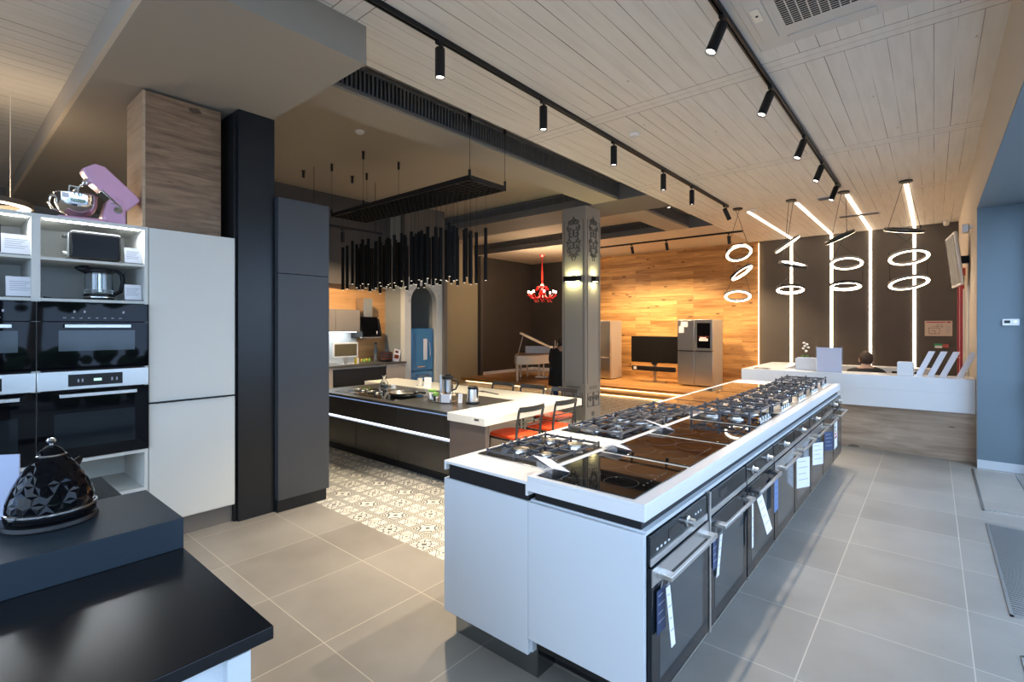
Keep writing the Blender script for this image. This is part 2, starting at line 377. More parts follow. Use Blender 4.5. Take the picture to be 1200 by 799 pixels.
# arch wall (arched niche) with real depth
def arch_profile(y0,y1,z1,ay0,ay1,zt):
    cy=(ay0+ay1)/2; r=(ay1-ay0)/2; pts=[(y0,0),(y0,z1),(y1,z1),(y1,0),(ay1,0)]
    for i in range(21):
        a=PI*i/20; pts.append((cy+r*math.cos(a),zt-r+r*math.sin(a)))
    pts.append((ay0,0)); return pts
struct('wall_arch',MB().prism(arch_profile(5.6,6.5,2.44,5.74,6.35,2.30),-7.42,-7.3,'x'),'cabwhite')
struct('wall_niche',MB().box(-8.3,-8.2,5.6,6.5,0,3.8).box(-8.2,-7.42,6.36,6.5,0,3.6).box(-7.9,-7.42,5.6,5.73,0,3.6).box(-8.2,-7.42,5.73,6.36,2.36,3.6),P('niche_paint',(.30,.31,.29),.7))
struct('wall_niche_return',MB().box(-8.3,-7.3,6.5,6.56,0,3.8).box(-7.42,-7.3,5.6,6.5,2.44,3.8),'darkwall')
struct('trim_4',MB().box(-7.31,-7.24,6.5,6.58,0,2.45),'greylam')
# arch filigree: scrolls on the arch
t=MB()
for i in range(11):
    a=PI*i/10; cy=6.045+.36*math.cos(a); cz=1.995+.36*math.sin(a)
    t.tube([(-7.29,cy+.035*math.cos(k*.6)*(1-k/14),cz+.035*math.sin(k*.6)*(1-k/14)) for k in range(12)],.006,5)
struct('trim_5',t,'cabwhite')
# column with carved ornament and moulded frames
CX0,CX1,CY0,CY1=-4.76,-4.30,6.91,7.38
struct('wall_column',MB().box(CX0,CX1,CY0,CY1,0,3.5),P('column_paint',(.30,.275,.245),.55,bump=.05),bev=.004)
orn=MB()
def face_pt(face,s,z,d=.004):
    s*=1.118; z=1.54+(z-1.54)*1.118
    if face=='front': return ((CX0+CX1)/2+s,CY0-d,z)
    return (CX1+d,(CY0+CY1)/2+s,z)
def scroll(face,s,z,r,turn,sgn,th=.008,k0=0):
    pts=[]
    for k in range(16):
        a=k0+turn*k*.42; rr=r*(1-k/18)
        pts.append(face_pt(face,sgn*(s+rr*math.cos(a)),z+rr*math.sin(a)))
    orn.tube(pts,th,5)
for fc in ('front','side'):
    for sg in (-1,1):
        for (s_,z_,r_,t_,k0) in [(.045,3.06,.05,1,0),(.07,2.98,.05,-1,1),(.05,2.90,.07,1,2),(.08,2.80,.045,-1,0),(.04,2.72,.06,1,1.5),(.075,2.65,.05,-1,2.5),(.035,2.57,.045,1,0)]:
            scroll(fc,s_,z_,r_,t_,sg,.009,k0)
        orn.tube([face_pt(fc,sg*.02,3.12),face_pt(fc,sg*.10,3.02),face_pt(fc,sg*.065,2.88),face_pt(fc,sg*.11,2.74),face_pt(fc,sg*.05,2.62),face_pt(fc,sg*.02,2.50)],.008,5)
    orn.tube([face_pt(fc,0,3.16),face_pt(fc,.015,3.10),face_pt(fc,0,3.04),face_pt(fc,-.015,3.10)],.008,5,closed=True)
    # lower squares with scrolls and a double rule
    for s0 in (-.085,.085):
        q=[face_pt(fc,s0-.072,.36),face_pt(fc,s0+.072,.36),face_pt(fc,s0+.072,.56),face_pt(fc,s0-.072,.56)]
        orn.tube(q,.006,5,closed=True)
        for sg in (-1,1):
            orn.tube([face_pt(fc,s0+sg*(.012+.045*math.cos(k*.5)*(1-k/14)),.46+.06*math.sin(k*.5)*(1-k/14)) for k in range(11)],.007,5)
    for z_ in (.62,.645): orn.tube([face_pt(fc,-.11,z_),face_pt(fc,.11,z_)],.005,5)
    for s0 in (-.165,.165): orn.tube([face_pt(fc,s0,.70),face_pt(fc,s0,3.1)],.004,5)
struct('wall_column_ornament',orn,P('ornament_dark',(.09,.083,.075),.6))
tag(B(CX1,CX1+.012,7.10,7.17,.0+.06,.13).build('wall_socket','grille',bev=.002),'small dark floor-level socket on the ornamented grey column','socket')
# windows: daylight shopfront right and behind the camera
def window(n,along,a0,a1,pos,z1,mull):
    fr=MB(); th=.06
    for z in (0.03,.95,z1-.03):
        fr.box(pos-.03,pos+.03,a0,a1,z-.03,z+.03) if along=='y' else fr.box(a0,a1,pos-.03,pos+.03,z-.03,z+.03)
    for m_ in mull:
        fr.box(pos-.035,pos+.035,m_-th/2,m_+th/2,0,z1) if along=='y' else fr.box(m_-th/2,m_+th/2,pos-.035,pos+.035,0,z1)
    o=struct('window_%d'%n,fr,'black')
    gl=MB()
    gl.box(pos-.004,pos+.004,a0,a1,.03,z1-.03) if along=='y' else gl.box(a0,a1,pos-.004,pos+.004,.03,z1-.03)
    gl.build('pane',M['pane'],o)
m,nt,b=newmat('window_pane'); nt.nodes.remove(b); tr=nt.nodes.new('ShaderNodeBsdfTransparent'); gs=nt.nodes.new('ShaderNodeBsdfGlossy'); gs.inputs['Roughness'].default_value=.02
mxs=nt.nodes.new('ShaderNodeMixShader'); mxs.inputs[0].default_value=.06
nt.links.new(tr.outputs[0],mxs.inputs[1]); nt.links.new(gs.outputs[0],mxs.inputs[2]); nt.links.new(mxs.outputs[0],nt.nodes['Material Output'].inputs[0]); M['pane']=m
window(1,'y',YF,7.38,XW,2.82,[-2.57,-1.0,.6,2.2,3.8,5.4,7.34])
window(2,'x',-4.6,XW,YF+.0,2.95,[-4.57,-3.2,-1.8,-.4,XW-.03])
# outside: pavement, hedge, trees
struct('ground_outside',MB().box(-14,14,-14,YF-.2,-.1,-.04).box(XW+.25,14,YF-.2,14,-.1,-.04),P('pavement',(.25,.25,.25),.9,var=.2,bscale=8))
hd=MB()
random.seed(3)
for i in range(420):
    y=random.uniform(-7,9); z=random.uniform(.05,1.05); x=4.2+random.uniform(0,.7); r=random.uniform(.08,.2)
    hd.ball((x,y,z),(r,r,r),7,5)
o=hd.build('hedge','leaf',smooth=0); tag(o,'clipped green hedge outside the shop window','hedge'); o['kind']='stuff'
for k,(x,y) in enumerate([(6.5,1.5),(7,4.4),(6.2,-2.5)]):
    r=thing('street_tree','leafy street tree outside the shop window, %s'%('nearest the entrance','furthest along the street','behind the camera side')[k],'tree',(x,y,-.04),group='street trees')
    MB().tube([(0,0,0),(.05,0,1.2),(0,.1,2.6)],[.16,.12,.08],9).build('trunk','deskwood',r)
    cr=MB()
    for i in range(130):
        a=random.uniform(0,2*PI); rr=random.uniform(0,1.5); z=random.uniform(2.0,4.6); q=random.uniform(.1,.28)
        cr.ball((rr*math.cos(a),rr*math.sin(a),z),(q,q,q*.7),6,4)
    cr.build('crown','leaf',r,smooth=0)
# ---- built-in platforms
struct('floor_stage_step',MB().box(-7.3,-1.9,9.75,10.15,0,.09),'stage')
struct('floor_stage',MB().box(-7.3,-1.7,10.15,YB-.03,0,.16),'stage')
struct('floor_piano_stage',MB().box(XL,-6.85,9.35,YB,.09,.155),'stage')
struct('floor_piano_plinth',MB().box(XL,-6.95,9.45,YB,0,.09),'whitegloss')
tag(B(-7.2,-1.95,9.745,9.75,.012,.024).build('led_strip','ledamber'),'warm glowing strip under the lowest oak step','led strip','step lights')
tag(B(-7.2,-1.75,10.145,10.15,.096,.106).build('led_strip','ledamber'),'warm glowing strip under the upper oak step','led strip','step lights')
tag(B(XL+.1,-6.96,9.445,9.45,.05,.06).build('led_strip','ledamber'),'warm glowing strip under the piano platform edge','led strip','step lights')
tag(B(-3.09,-3.075,YB-.05,YB-.035,.2,3.45).build('led_strip','ledamber'),'vertical amber light line where the oak wall meets the dark wall','led strip')
# ---- ventilation grilles
def grille(name,label,x0,x1,y0,y1,z0,z1,axis,pitch=.035):
    r=thing(name,label,'vent',(0,0,0))
    L0,L1=(y0,y1) if axis=='y' else (x0,x1)
    fr=MB(); e=.018
    def bx(a,b,za,zb,d0,d1):
        if axis=='y': fr.box(x0+d0,x0+d1,a,b,za,zb)
        else: fr.box(a,b,y0-d1,y0-d0,za,zb)
    bx(L0,L1,z0,z0+e,0,.03); bx(L0,L1,z1-e,z1,0,.03); bx(L0,L0+e,z0,z1,0,.03); bx(L1-e,L1,z0,z1,0,.03)
    n=int((L1-L0)/pitch)
    fr.build('frame','grille',r)
    sl=MB()
    for i in range(n):
        a=L0+e+i*pitch
        if axis=='y': sl.box(x0+.004,x0+.02,a,a+pitch*.45,z0+e,z1-e)
        else: sl.box(a,a+pitch*.45,y0-.02,y0-.004,z0+e,z1-e)
    sl.build('slats','grille',r)
    bk=MB()
    if axis=='y': bk.box(x0+.0005,x0+.003,L0+e,L1-e,z0+e,z1-e)
    else: bk.box(L0+e,L1-e,y0-.003,y0-.0005,z0+e,z1-e)
    bk.build('backing','dark',r)
    return r
grille('vent_grille','long slatted grey vent running along the white plank ceiling edge',-3.74,0,1.9,6.9,3.52,3.74,'y',.042)
grille('vent_grille','slatted grey vent on the near beam behind the tube pendant',-9.2,-4.25,6.95,0,3.60,3.75,'x',.042)
grille('vent_grille','slatted grey vent on the far beam seen right of the column',-9.2,-4.25,9.87,0,3.60,3.75,'x',.042)
grille('vent_grille','short dark vent beside the ceiling edge past the column',-3.74,0,7.9,9.8,3.52,3.74,'y',.042)
# ---- ceiling tracks & spots
def track(label,x0,y0,x1,y1,z,grp='lighting tracks'):
    d=Vector((x1-x0,y1-y0,0)); L=d.length; r=thing('lighting_track',label,'track',(x0,y0,z),math.atan2(d.y,d.x),grp)
    MB().box(0,L,-.018,-.006,-.035,0).box(0,L,.006,.018,-.035,0).box(0,L,-.006,.006,-.012,0).build('rail','black',r)
    MB().box(-.02,0,-.019,.019,-.036,0).box(L,L+.02,-.019,.019,-.036,0).build('end_cap','black',r)
    return r
track('long black track with hanging cylinder spots, left side of plank ceiling',-2.55,.3,-2.55,8.4,3.5)
track('black track with tilted spots, right side of plank ceiling',-1.0,1.6,-1.0,8.2,3.5)
track('short black track in front of the oak wall',-6.5,10.8,-3.0,10.8,3.5)
track('black track behind the grey tall cabinets over the kitchen display',-6.6,3.4,-6.6,4.6,3.0)
for y in (3.5,4.5): tag(MB().cyl((-6.6,y,3.0),(-6.6,y,3.77),.004,n=6).build('suspension_cable','black'),'thin cable holding the kitchen display track, %s'%('near end' if y<4 else 'far end'),'cable')
def spot(label,x,y,z,dx=0,dy=0,L=.20,r=.034,energy=28,col=(1,.87,.70),grp='track spotlights',light=True,size=75,mat='black',lens='lens'):
    t=thing('track_spotlight',label,'spotlight',(x,y,z-.035),0,grp)
    d=Vector((dx,dy,-1)).normalized()
    MB().box(-.015,.015,-.03,.03,-.02,0).cyl((0,0,-.045),(0,0,-.01),.006,n=8).build('adapter',mat,t)
    top=Vector((0,0,-.045)); 
    q=d.to_track_quat('-Z','Y').to_matrix().to_4x4(); q.translation=top
    bd=MB().lathe([(r*.9,.0),(r,-.006),(r,-L),(r*.86,-L),(r*.84,-L+.012)],n=20,caps=False).lathe([(0.001,.0),(r*.9,.0)],n=20,caps=False); bd.xf(q); bd.build('body',mat,t)
    ln=MB().lathe([(.001,-L+.012),(r*.84,-L+.012)],n=16,caps=False); ln.xf(q); ln.build('lens',lens,t)
    if light:
        ld=bpy.data.lights.new('spot_lamp','SPOT'); ld.energy=energy; ld.color=col; ld.spot_size=math.radians(size); ld.spot_blend=.6; ld.shadow_soft_size=.03
        lo=bpy.data.objects.new('spot_lamp',ld); C.objects.link(lo); lo.parent=t; lo.location=top+d*(L+.01); lo.rotation_euler=d.to_track_quat('-Z','Y').to_euler()
    return t
LS=['nearest hanging spot on the left track, top centre','second spot on the left track from the camera','third spot on the left track from the camera','fourth spot on the left track, above the white island','fifth spot on the left track, just before the far end','last spot on the left track, tilted toward the oak wall']
for i,y in enumerate((2.25,3.42,4.65,5.9,6.85,8.25)):
    spot(LS[i],-2.55,y,3.5,.0 if i<5 else .35,0 if i<5 else .3,energy=150 if i>1 else 260,col=(1,.84,.64))
RS=['nearest tilted spot on the right track beside the air unit','second tilted spot on the right track','third tilted spot on the right track','fourth tilted spot on the right track','farthest tilted spot on the right track above the ring lamps']
for i,y in enumerate((3.2,4.4,5.75,6.8,7.95)):
    spot(RS[i],-1.0,y,3.5,-.30,-.30,energy=110)
for i,(x,dy) in enumerate(((-6.35,.45),(-5.45,.45),(-4.6,.45),(-3.25,.3))):
    spot('spot on the short track by the oak wall, %s'%('leftmost beside the column','second from the column','third from the column','rightmost near the ceiling edge')[i],x,10.8,3.5,0,dy,L=.17,energy=250,col=(1,.74,.45),size=100)
spot('single black spot on the track over the kitchen display',-6.6,3.95,3.0,-.5,.3,L=.15,energy=170,col=(1,.76,.5),size=110)
spot('small white ceiling spot beside the plank ceiling edge past the column',-3.5,8.3,3.77,.1,.1,L=.10,r=.03,energy=20,mat='whitegloss')
# ---- kitchen display wash + hidden alcove light come from real fixtures below
# ---- air conditioning cassette
r=thing('ceiling_air_conditioner','white square ceiling air conditioner with slotted centre grille','air conditioner',(-.5,3.30,3.499))
MB().box(-.43,.43,-.52,.52,-.03,0).build('housing','acbody',r,bev=.012)
fl=MB()
for sx in (-1,1): fl.box(sx*.33-.05,sx*.33+.05,-.36,.36,-.038,-.028)
for sy in (-1,1): fl.box(-.24,.24,sy*.43-.04,sy*.43+.04,-.038,-.028)
fl.build('flap','acbody',r,bev=.004)
gr=MB(); 
for i in range(22):
    for j in range(9):
        x=-.2+j*.05; y=-.26+i*.0245
        gr.box(x-.021,x+.021,y-.007,y+.007,-.0345,-.0295)
gr.build('slots','dark',r); MB().box(-.26,.26,-.31,.31,-.033,-.028).build('grille_plate','acbody',r,bev=.003)
MB().box(-.36,-.31,-.05,.10,-.042,-.034).build('receiver_panel','cream',r); MB().box(-.342,-.328,.02,.035,-.045,-.04).build('sensor','dark',r)
for (x,y,z,l) in [(-2.33,4.67,3.5,'white smoke detector on the plank ceiling above the island'),(-5.0,3.2,3.77,'pale smoke detector on the ceiling by the pendant cables'),(-2.33,9.0,3.5,'small grey detector beside the leftmost ring lamp canopy'),(-6.2,2.6,3.77,'round recessed fitting above the grey tall cabinets')]:
    r=thing('smoke_detector',l,'detector',(x,y,z),group='ceiling detectors')
    MB().lathe([(.001,0),(.055,0),(.055,-.015),(.04,-.03),(.001,-.03)],n=20,caps=False).build('housing','whitegloss',r); MB().lathe([(.042,-.016),(.044,-.026),(.038,-.031)],n=20,caps=False).build('vent_ring','grille',r)
for (x,y,l) in [(-1.25,8.9,'small square ceiling vent between the ring lamps'),(-1.0,10.6,'wide flat ceiling vent near the dark wall')]:
    w=.3 if y>10 else .12
    r=thing('ceiling_vent',l,'vent',(x,y,3.5)); MB().box(-w,w,-.1,.1,-.012,0).build('frame','whitegloss',r)
    q=MB(); [q.box(-w+.02,w-.02,-.085+i*.025,-.075+i*.025,-.016,-.012) for i in range(7)]; q.build('slats','grille',r)
# ---- floor grates right
def fgrate(label,x0,x1,y0,y1,plain=False):
    r=thing('floor_grate',label,'floor grate',(0,0,0),group='floor grates')
    f=MB().box(x0,x1,y0,y0+.015,0,.006).box(x0,x1,y1-.015,y1,0,.006).box(x0,x0+.015,y0,y1,0,.006).box(x1-.015,x1,y0,y1,0,.006); f.build('frame','steel',r)
    if plain: MB().box(x0+.018,x1-.018,y0+.018,y1-.018,0,.004).build('cover','tile',r)
    else:
        s_=MB(); n=int((y1-y0)/.03)
        for i in range(n): s_.box(x0+.015,x1-.015,y0+.02+i*.03,y0+.034+i*.03,.001,.006)
        s_.build('bars','steel',r); MB().box(x0+.015,x1-.015,y0+.015,y1-.015,0,.001).build('backing','grille',r)
fgrate('tiled access cover with steel edge in the floor by the right pillar',.31,.66,5.72,7.3,True)
fgrate('long slotted steel floor grate along the shop window',.31,.72,3.72,5.33)
fgrate('near slotted steel floor grate at the bottom right edge',.31,.72,1.6,3.3)
# ================================================================= COOKING ISLAND (white, with hobs and ovens)
IX0,IX1,IXS=-1.85,-.79,-1.32; IY0,IY1=1.66,6.53
r=thing('island_cabinet','long white island cabinet with black recess band carrying the hobs and ovens','kitchen island',(0,0,0))
MB().box(IX0,IXS-.001,IY0,IY0+.02,.135,.79).build('end_panel','white',r,bev=.002)
MB().box(IXS+.001,IX1,IY0,IY0+.02,.205,.79).build('end_panel','white',r,bev=.002)
MB().box(IX0,IX0+.02,IY0+.02,IY1,.135,.79).build('side_panel','white',r)
MB().box(IX0+.02,IX1-.03,IY1-.02,IY1,.135,.79).build('back_panel','white',r)
MB().box(IX0+.02,IX1-.005,IY0+.02,IY1-.02,.78,.79).box(IXS,IX1,IY0+.02,IY1,.782,.797).build('top_rail','white',r,bev=.001)
MB().box(IX0+.025,IXS-.004,IY0+.012,IY1-.02,.79,.862).build('recess_band','black',r)
MB().box(IXS+.02,IX1-.022,IY0+.025,IY1-.02,.79,.842).build('recess_band','black',r)
MB().box(IX0+.012,IXS,IY0+.07,IY1-.08,0,.135).build('plinth','plinth',r)
MB().box(IXS-.02,IX1-.07,IY0+.20,IY1-.08,0,.205).build('plinth','black',r)
MB().box(IXS-.01,IXS+.008,IY0+.02,IY0+.2,0.14,.205).build('plinth_return','white',r)
tag(B(IX0,IXS-.002,IY0,IY1,.862,.876).add(*(lambda b:(b.v,b.f))(B(IX0,IX0+.012,IY0,IY1,.83,.862))).add(*(lambda b:(b.v,b.f))(B(IXS-.014,IXS-.002,IY0,IY0+.25,.815,.862))).build('worktop','stone',bev=.0015),'thin white worktop on the left half of the island under the gas hobs','worktop')
r=thing('worktop','thick edged white worktop on the right half of the island above the ovens','worktop',(0,0,0))
MB().box(IXS,IX1+.005,IY0-.005,IY1,.886,.896).box(IXS,IX1+.005,IY0-.005,IY0+.02,.838,.886).box(IX1-.02,IX1+.005,IY0+.02,IY1-.02,.838,.886).box(IXS,IXS+.02,IY0+.02,IY1-.02,.838,.886).box(IXS,IX1+.005,IY1-.02,IY1,.838,.886).build('slab','stone',r,bev=.0015)
MB().box(IXS,IX1-.048,IY0-.005,IY0+.02,.896,.902).box(IX1-.048,IX1+.005,IY0-.005,IY1,.896,.902).box(IXS,IXS+.022,IY0+.02,IY1,.896,.902).build('raised_rim','stone',r,bev=.001)
# ---- ovens
ON=['nearest','second','third','fourth','fifth','sixth','seventh','farthest']
OD=['with one round knob and a paper tag','with a narrow steel frame strip and folded tag','with two knobs and a black handle bracket','with a blue and white tag at its side','with a large white energy label','with a white label beside a long steel handle','with a dark blue tag at its right side','with silver knobs and a coloured energy label']
tagblue=P('navy_tag',(.03,.05,.12),.5)
def label_sheet(name,parent,x,y,z,w,h,tilt,mat='paper',lines=5,lab=None):
    mb=MB().box(-.0008,.0008,-w/2,w/2,-h,0); q=Matrix.Translation((x,y,z))@Matrix.Rotation(tilt,4,'Y'); mb.xf(q); o=mb.build(name,mat,parent)
    if lines:
        p=MB()
        for i in range(lines): p.box(.0009,.0014,-w*.36,w*(.36 if i%2 else .2),-h*(.12+.8*i/lines)-.004,-h*(.12+.8*i/lines))
        p.xf(q); p.build('printed_lines','print',o)
    return o
for i in range(8):
    y0=1.676+.605*i; W=.597
    t=thing('built_in_oven','%s black oven in the island row, %s'%(ON[i],OD[i]),'oven',(IX1,y0+.003,.165),group='ovens in the island')
    hz=.50  # top of door
    MB().box(-.5,.0,.004,W-.004,.0,.612).build('housing','black',t)
    MB().box(0,.012,.006,W-.006,.508,.612).build('control_panel','ovenglass',t,bev=.002)
    if i in (0,1,2,3,4,5,6): MB().box(.012,.016,.006,W-.006,.508,.535).build('panel_trim','steel',t)
    kn=[.36] if i in (0,) else ([.12,.45] if i in (2,7) else ([.30] if i in (3,4,5) else []))
    for k in kn:
        MB().lathe([(.024,0),(.024,.006),(.017,.010),(.016,.032),(.001,.032)],(.012,k,.567),n=18,axis='x').build('knob','steel',t)
    MB().box(.012,.0135,.17,.27,.555,.59).build('display','screen',t)
    if i==0:
        pm=MB(); [pm.box(.012,.0132,.06+.035*k,.075+.035*k,.548,.556) for k in range(4)]; [pm.box(.012,.0132,.45+.03*k,.46+.03*k,.565,.573) for k in range(3)]; pm.build('panel_marks','paper',t)
    d=MB().box(0,.018,.005,W-.005,.004,.50).build('door','ovenglass',t,bev=.003)
    MB().box(.018,.0188,.075,W-.075,.07,.40).build('window','ovenwin',d)
    if i in (0,3,4,5): MB().box(.018,.021,.005,W-.005,.435,.499).build('door_trim','steel',d)
    MB().box(.0,.019,.005,W-.005,-.004,.004).build('door_edge','steel',d)
    prot=.075 if i!=7 else .085
    hb='iron' if i==2 else 'steel'
    MB().box(prot-.012,prot,.05,W-.05,.455,.473).build('handle','steel',t,bev=.002)
    MB().box(.018,prot-.008,.05,.095,.455,.473).build('handle_bracket',hb,t,bev=.002)
    MB().box(.018,prot-.008,W-.095,W-.05,.455,.473).build('handle_bracket',hb,t,bev=.002)
    if i==1: MB().box(0,.022,-.004,.016,-.01,.625).build('edge_strip','steel',t)
    # hanging documents (rest on / hang from the handle: things of their own)
    hx=IX1+prot; hy=y0; hz_=.165+.455
    def htag(label,dy,w,h,tilt,mat='paper',grp='tags on the ovens',dx=-.035):
        q=thing('hanging_tag',label,'tag',(hx+dx+(.02 if i>=4 else 0),hy+dy,hz_),-.45 if i>=4 else 0,group=grp)
        MB().tube([(0.0,0,.012),(.004,.004,-.02),(0,0,-.045)],.003,6).build('cord','acrylic',q)
        label_sheet('card',q,0,0,-.045,w,h,tilt,mat,4)
    if i==0:
        htag('crumpled clear pouch with white paper strip on the nearest oven handle',.10,.035,.21,-.10)
        htag('dark blue leaflet behind the paper strip on the nearest oven',.075,.075,.16,0,tagblue,dx=-.05)
    if i==1:
        htag('white folded strip on the second oven handle',.10,.035,.20,.08); htag('dark blue leaflet on the second oven handle',.06,.06,.15,0,tagblue,dx=-.05)
    if i==2:
        htag('large tilted white sheet on the third oven with the black bracket',.16,.11,.19,-.28); htag('slim white strip at the near side of the third oven',.02,.03,.24,0)
        htag('blue and white leaflet at the far side of the third oven',.55,.10,.19,0,P('blue_leaflet',(.12,.20,.42),.5))
    if i==4: htag('white energy sheet in a clear sleeve on the fifth oven',.07,.14,.22,0)
    if i==5: htag('white energy sheet in a clear sleeve on the sixth oven',.07,.13,.18,0)
    if i==6: htag('dark blue leaflet on the seventh oven',.02,.12,.17,0,tagblue)
    if i==7:
        en=label_sheet('energy_label',t,.020,.16,.42,.20,.30,0,'paper',0)
        for k in range(5): MB().box(.0212,.0222,.09,.13+.02*k,.36-.035*k,.38-.035*k).build('rating_bar',['green','leaf','yellow','orange','red'][k],en)
# ---- hobs
def glasshob(label,x0,x1,y0,y1,z,grp):
    t=thing('ceramic_hob',label,'hob',((x0+x1)/2,(y0+y1)/2,z),group=grp); w=(x1-x0)/2; h=(y1-y0)/2
    MB().box(-w,w,-h,h,0,.005).build('glass_plate','hobglass',t,bev=.0015)
    zn=MB()
    for (a,b,rr) in ((-w*.45,-h*.45,.085),(-w*.45,h*.45,.10),(w*.42,-h*.45,.07),(w*.42,h*.45,.09)):
        zn.tube([(a+rr*math.cos(k*PI/12),b+rr*math.sin(k*PI/12),.0052) for k in range(24)],.0006,4,closed=True)
    zn.build('zone_marks',P('zone_ink',(.05,.05,.055),.3),t)
    pm=MB(); [pm.box(w-.045,w-.038,-.10+.035*k,-.09+.035*k,.005,.0054) for k in range(7)]; pm.build('touch_controls',P('zone_ink',(.05,.05,.055),.3),t)
    return t
GH='black glass hobs on the island'
glasshob('nearest black glass hob at the front corner of the island',-1.292,-.845,1.695,2.215,.897,GH)
glasshob('second black glass hob on the right half of the island',-1.292,-.845,2.250,2.775,.897,GH)
glasshob('third black glass hob reflecting a ring lamp, in front of the tall wok grates',-1.292,-.845,2.812,3.385,.897,GH)
glasshob('glass hob on the left half just behind the black iron grates',-1.80,-1.37,3.93,4.355,.8765,GH)
glasshob('glass hob on the left half reflecting the oak wall, middle one',-1.80,-1.37,4.385,5.19,.8765,GH)
glasshob('farthest glass hob on the left half near the island end',-1.80,-1.37,5.22,6.1,.8765,GH)
def gashob(label,x0,x1,y0,y1,z,plate,style,knobside,grp,burn=None,knobmat='chrome',gh=.045):
    t=thing('gas_hob',label,'gas hob',((x0+x1)/2,(y0+y1)/2,z),group=grp); w=(x1-x0)/2; h=(y1-y0)/2
    p=MB().box(-w,w,-h,h,0,.008).build('hob_plate',plate,t,bev=.004)
    if plate!='steel': MB().box(-w-.004,w+.004,-h-.004,h+.004,0,.004).build('plate_edge','steel',t,bev=.001)
    ox=.045*(1 if knobside=='L' else -1); bw=w-.06
    if style=='bright' and knobside=='L': gh=.034
    bs=burn or [(-bw*.5+ox,-h*.5,.05),(bw*.55+ox,-h*.5,.038),(-bw*.5+ox,h*.5,.042),(bw*.55+ox,h*.5,.055)]
    for (a,b,rr) in bs:
        o=MB().lathe([(rr*1.35*(1.25 if style=='bright' else 1),.008),(rr*1.3,.014),(rr*1.0,.016),(rr*.95,.026),(rr*.7,.028),(.001,.028)],(a,b,0),n=20).build('burner','chrome' if plate!='blackgloss' else 'steel',t)
        MB().lathe([(rr*.8,.028),(rr*.82,.034),(rr*.6,.038),(.001,.038)],(a,b,0),n=20).build('burner_cap','iron' if style!='bright' else 'steel',o)
    for k in range(4):
        kx=-w+.028 if knobside=='L' else w-.028; ky=-h*.36+k*h*.24
        MB().lathe([(.017,.008),(.017,.012),(.013,.014),(.012,.034),(.001,.034)],(kx,ky,0),n=16).build('knob',knobmat,t)
    # cast grates: one per half
    gx0=-w+.055 if knobside=='L' else -w+.012; gx1=w-.012 if knobside=='L' else w-.055
    ng=2
    for gi in range(ng):
        ya=-h+.012+gi*(2*h-.02)/ng; yb=ya+(2*h-.03)/ng; g_=MB(); T=.0042 if style=='bright' else .006; zt=gh
        for yy in (ya,yb): g_.box(gx0,gx1,yy-T,yy+T,zt-.014,zt-.002)
        for xx in (gx0,gx1): g_.box(xx-T,xx+T,ya,yb,zt-.014,zt-.002)
        xm=(gx0+gx1)/2; g_.box(xm-T*.8,xm+T*.8,ya,yb,zt-.014,zt-.002)
        for xx in (gx0,xm,gx1):
            for yy in (ya,yb): g_.box(xx-T*1.2,xx+T*1.2,yy-T*1.2,yy+T*1.2,.008,zt+ (.004 if style!='tall' else .012))
        ym=(ya+yb)/2
        for (a,b) in ((gx0,xm),(xm,gx1)):
            m_=(a+b)/2; q=.032
            for (c0,c1) in ((a,m_-q),(m_+q,b)): g_.box(c0,c1,ym-T*.8,ym+T*.8,zt-.012,zt+.004)
            for (c0,c1) in ((ya,ym-q),(ym+q,yb)): g_.box(m_-T*.8,m_+T*.8,c0,c1,zt-.012,zt+.004)
        g_.build('grate','iron',t,bev=.0015,seg=1)
    return t
GG='gas hobs on the island'
gashob('nearest gas hob, shiny steel burners and four knobs, left front of the island',-1.80,-1.375,1.85,2.375,.8765,'black','bright','L',GG,gh=.05)
gashob('black iron grate gas hob, second on the left half',-1.80,-1.375,2.60,3.22,.8765,'blackgloss','x','L',GG,gh=.045,burn=[(-.06,-.2,.05),(.10,-.17,.04),(-.06,.2,.045),(.10,.18,.055),(.02,0,.035)])
gashob('black iron grate gas hob, third on the left half beside the far sign cards',-1.80,-1.375,3.25,3.86,.8765,'blackgloss','x','L',GG,gh=.045)
hs=[('tall framed wok grate gas hob right behind the glass hobs',3.42,3.98,.075,'tall','blackgloss'),('gas hob with parallel slanted bars, second of the right rear group',4.02,4.62,.06,'x','steel'),('gas hob in the middle of the right rear group',4.66,5.22,.06,'bright','steel'),('gas hob next to last on the right rear of the island',5.26,5.80,.06,'x','steel'),('last gas hob at the far right end of the island',5.84,6.40,.075,'tall','steel')]
for (l,ya,yb,gh,st,pl) in hs: gashob(l,-1.292,-.85,ya,yb,.897,pl,st,'R',GG,gh=gh)
# ---- clear sign stands with white cards
CN=['nearest small white sign card beside the first gas hob','second white sign card at the gap between glass hobs','third white sign card by the iron grates','fourth white sign card before the tall wok grate']
for i,(x,y) in enumerate(((-1.30,1.80),(-1.27,2.32),(-1.30,2.94),(-1.33,3.66))):
    t=thing('sign_stand',CN[i],'sign',(x,y,.897 if i!=3 else .902),group='sign cards on the island')
    mb=MB().box(-.085,.085,-.05,.05,0,.0015); mb.xf(Matrix.Translation((0,0,.030))@Matrix.Rotation(math.radians(12),4,'Y')@Matrix.Rotation(math.radians(-14),4,'X')@Matrix.Rotation(math.radians(-25),4,'Z')); mb.build('card','paper',t)
    hb=MB().box(-.07,.07,-.034,.034,0,.003).box(-.07,.07,-.036,-.033,0,.028).box(-.07,.07,.033,.036,0,.026); hb.xf(Matrix.Rotation(math.radians(-25),4,'Z')); hb.build('holder','acrylic',t)
tag(B(-1.84,-1.70,3.93,3.99,.8765,.8775).build('leaflet','paper'),'small pale leaflet lying at the left edge behind the iron grates','leaflet')
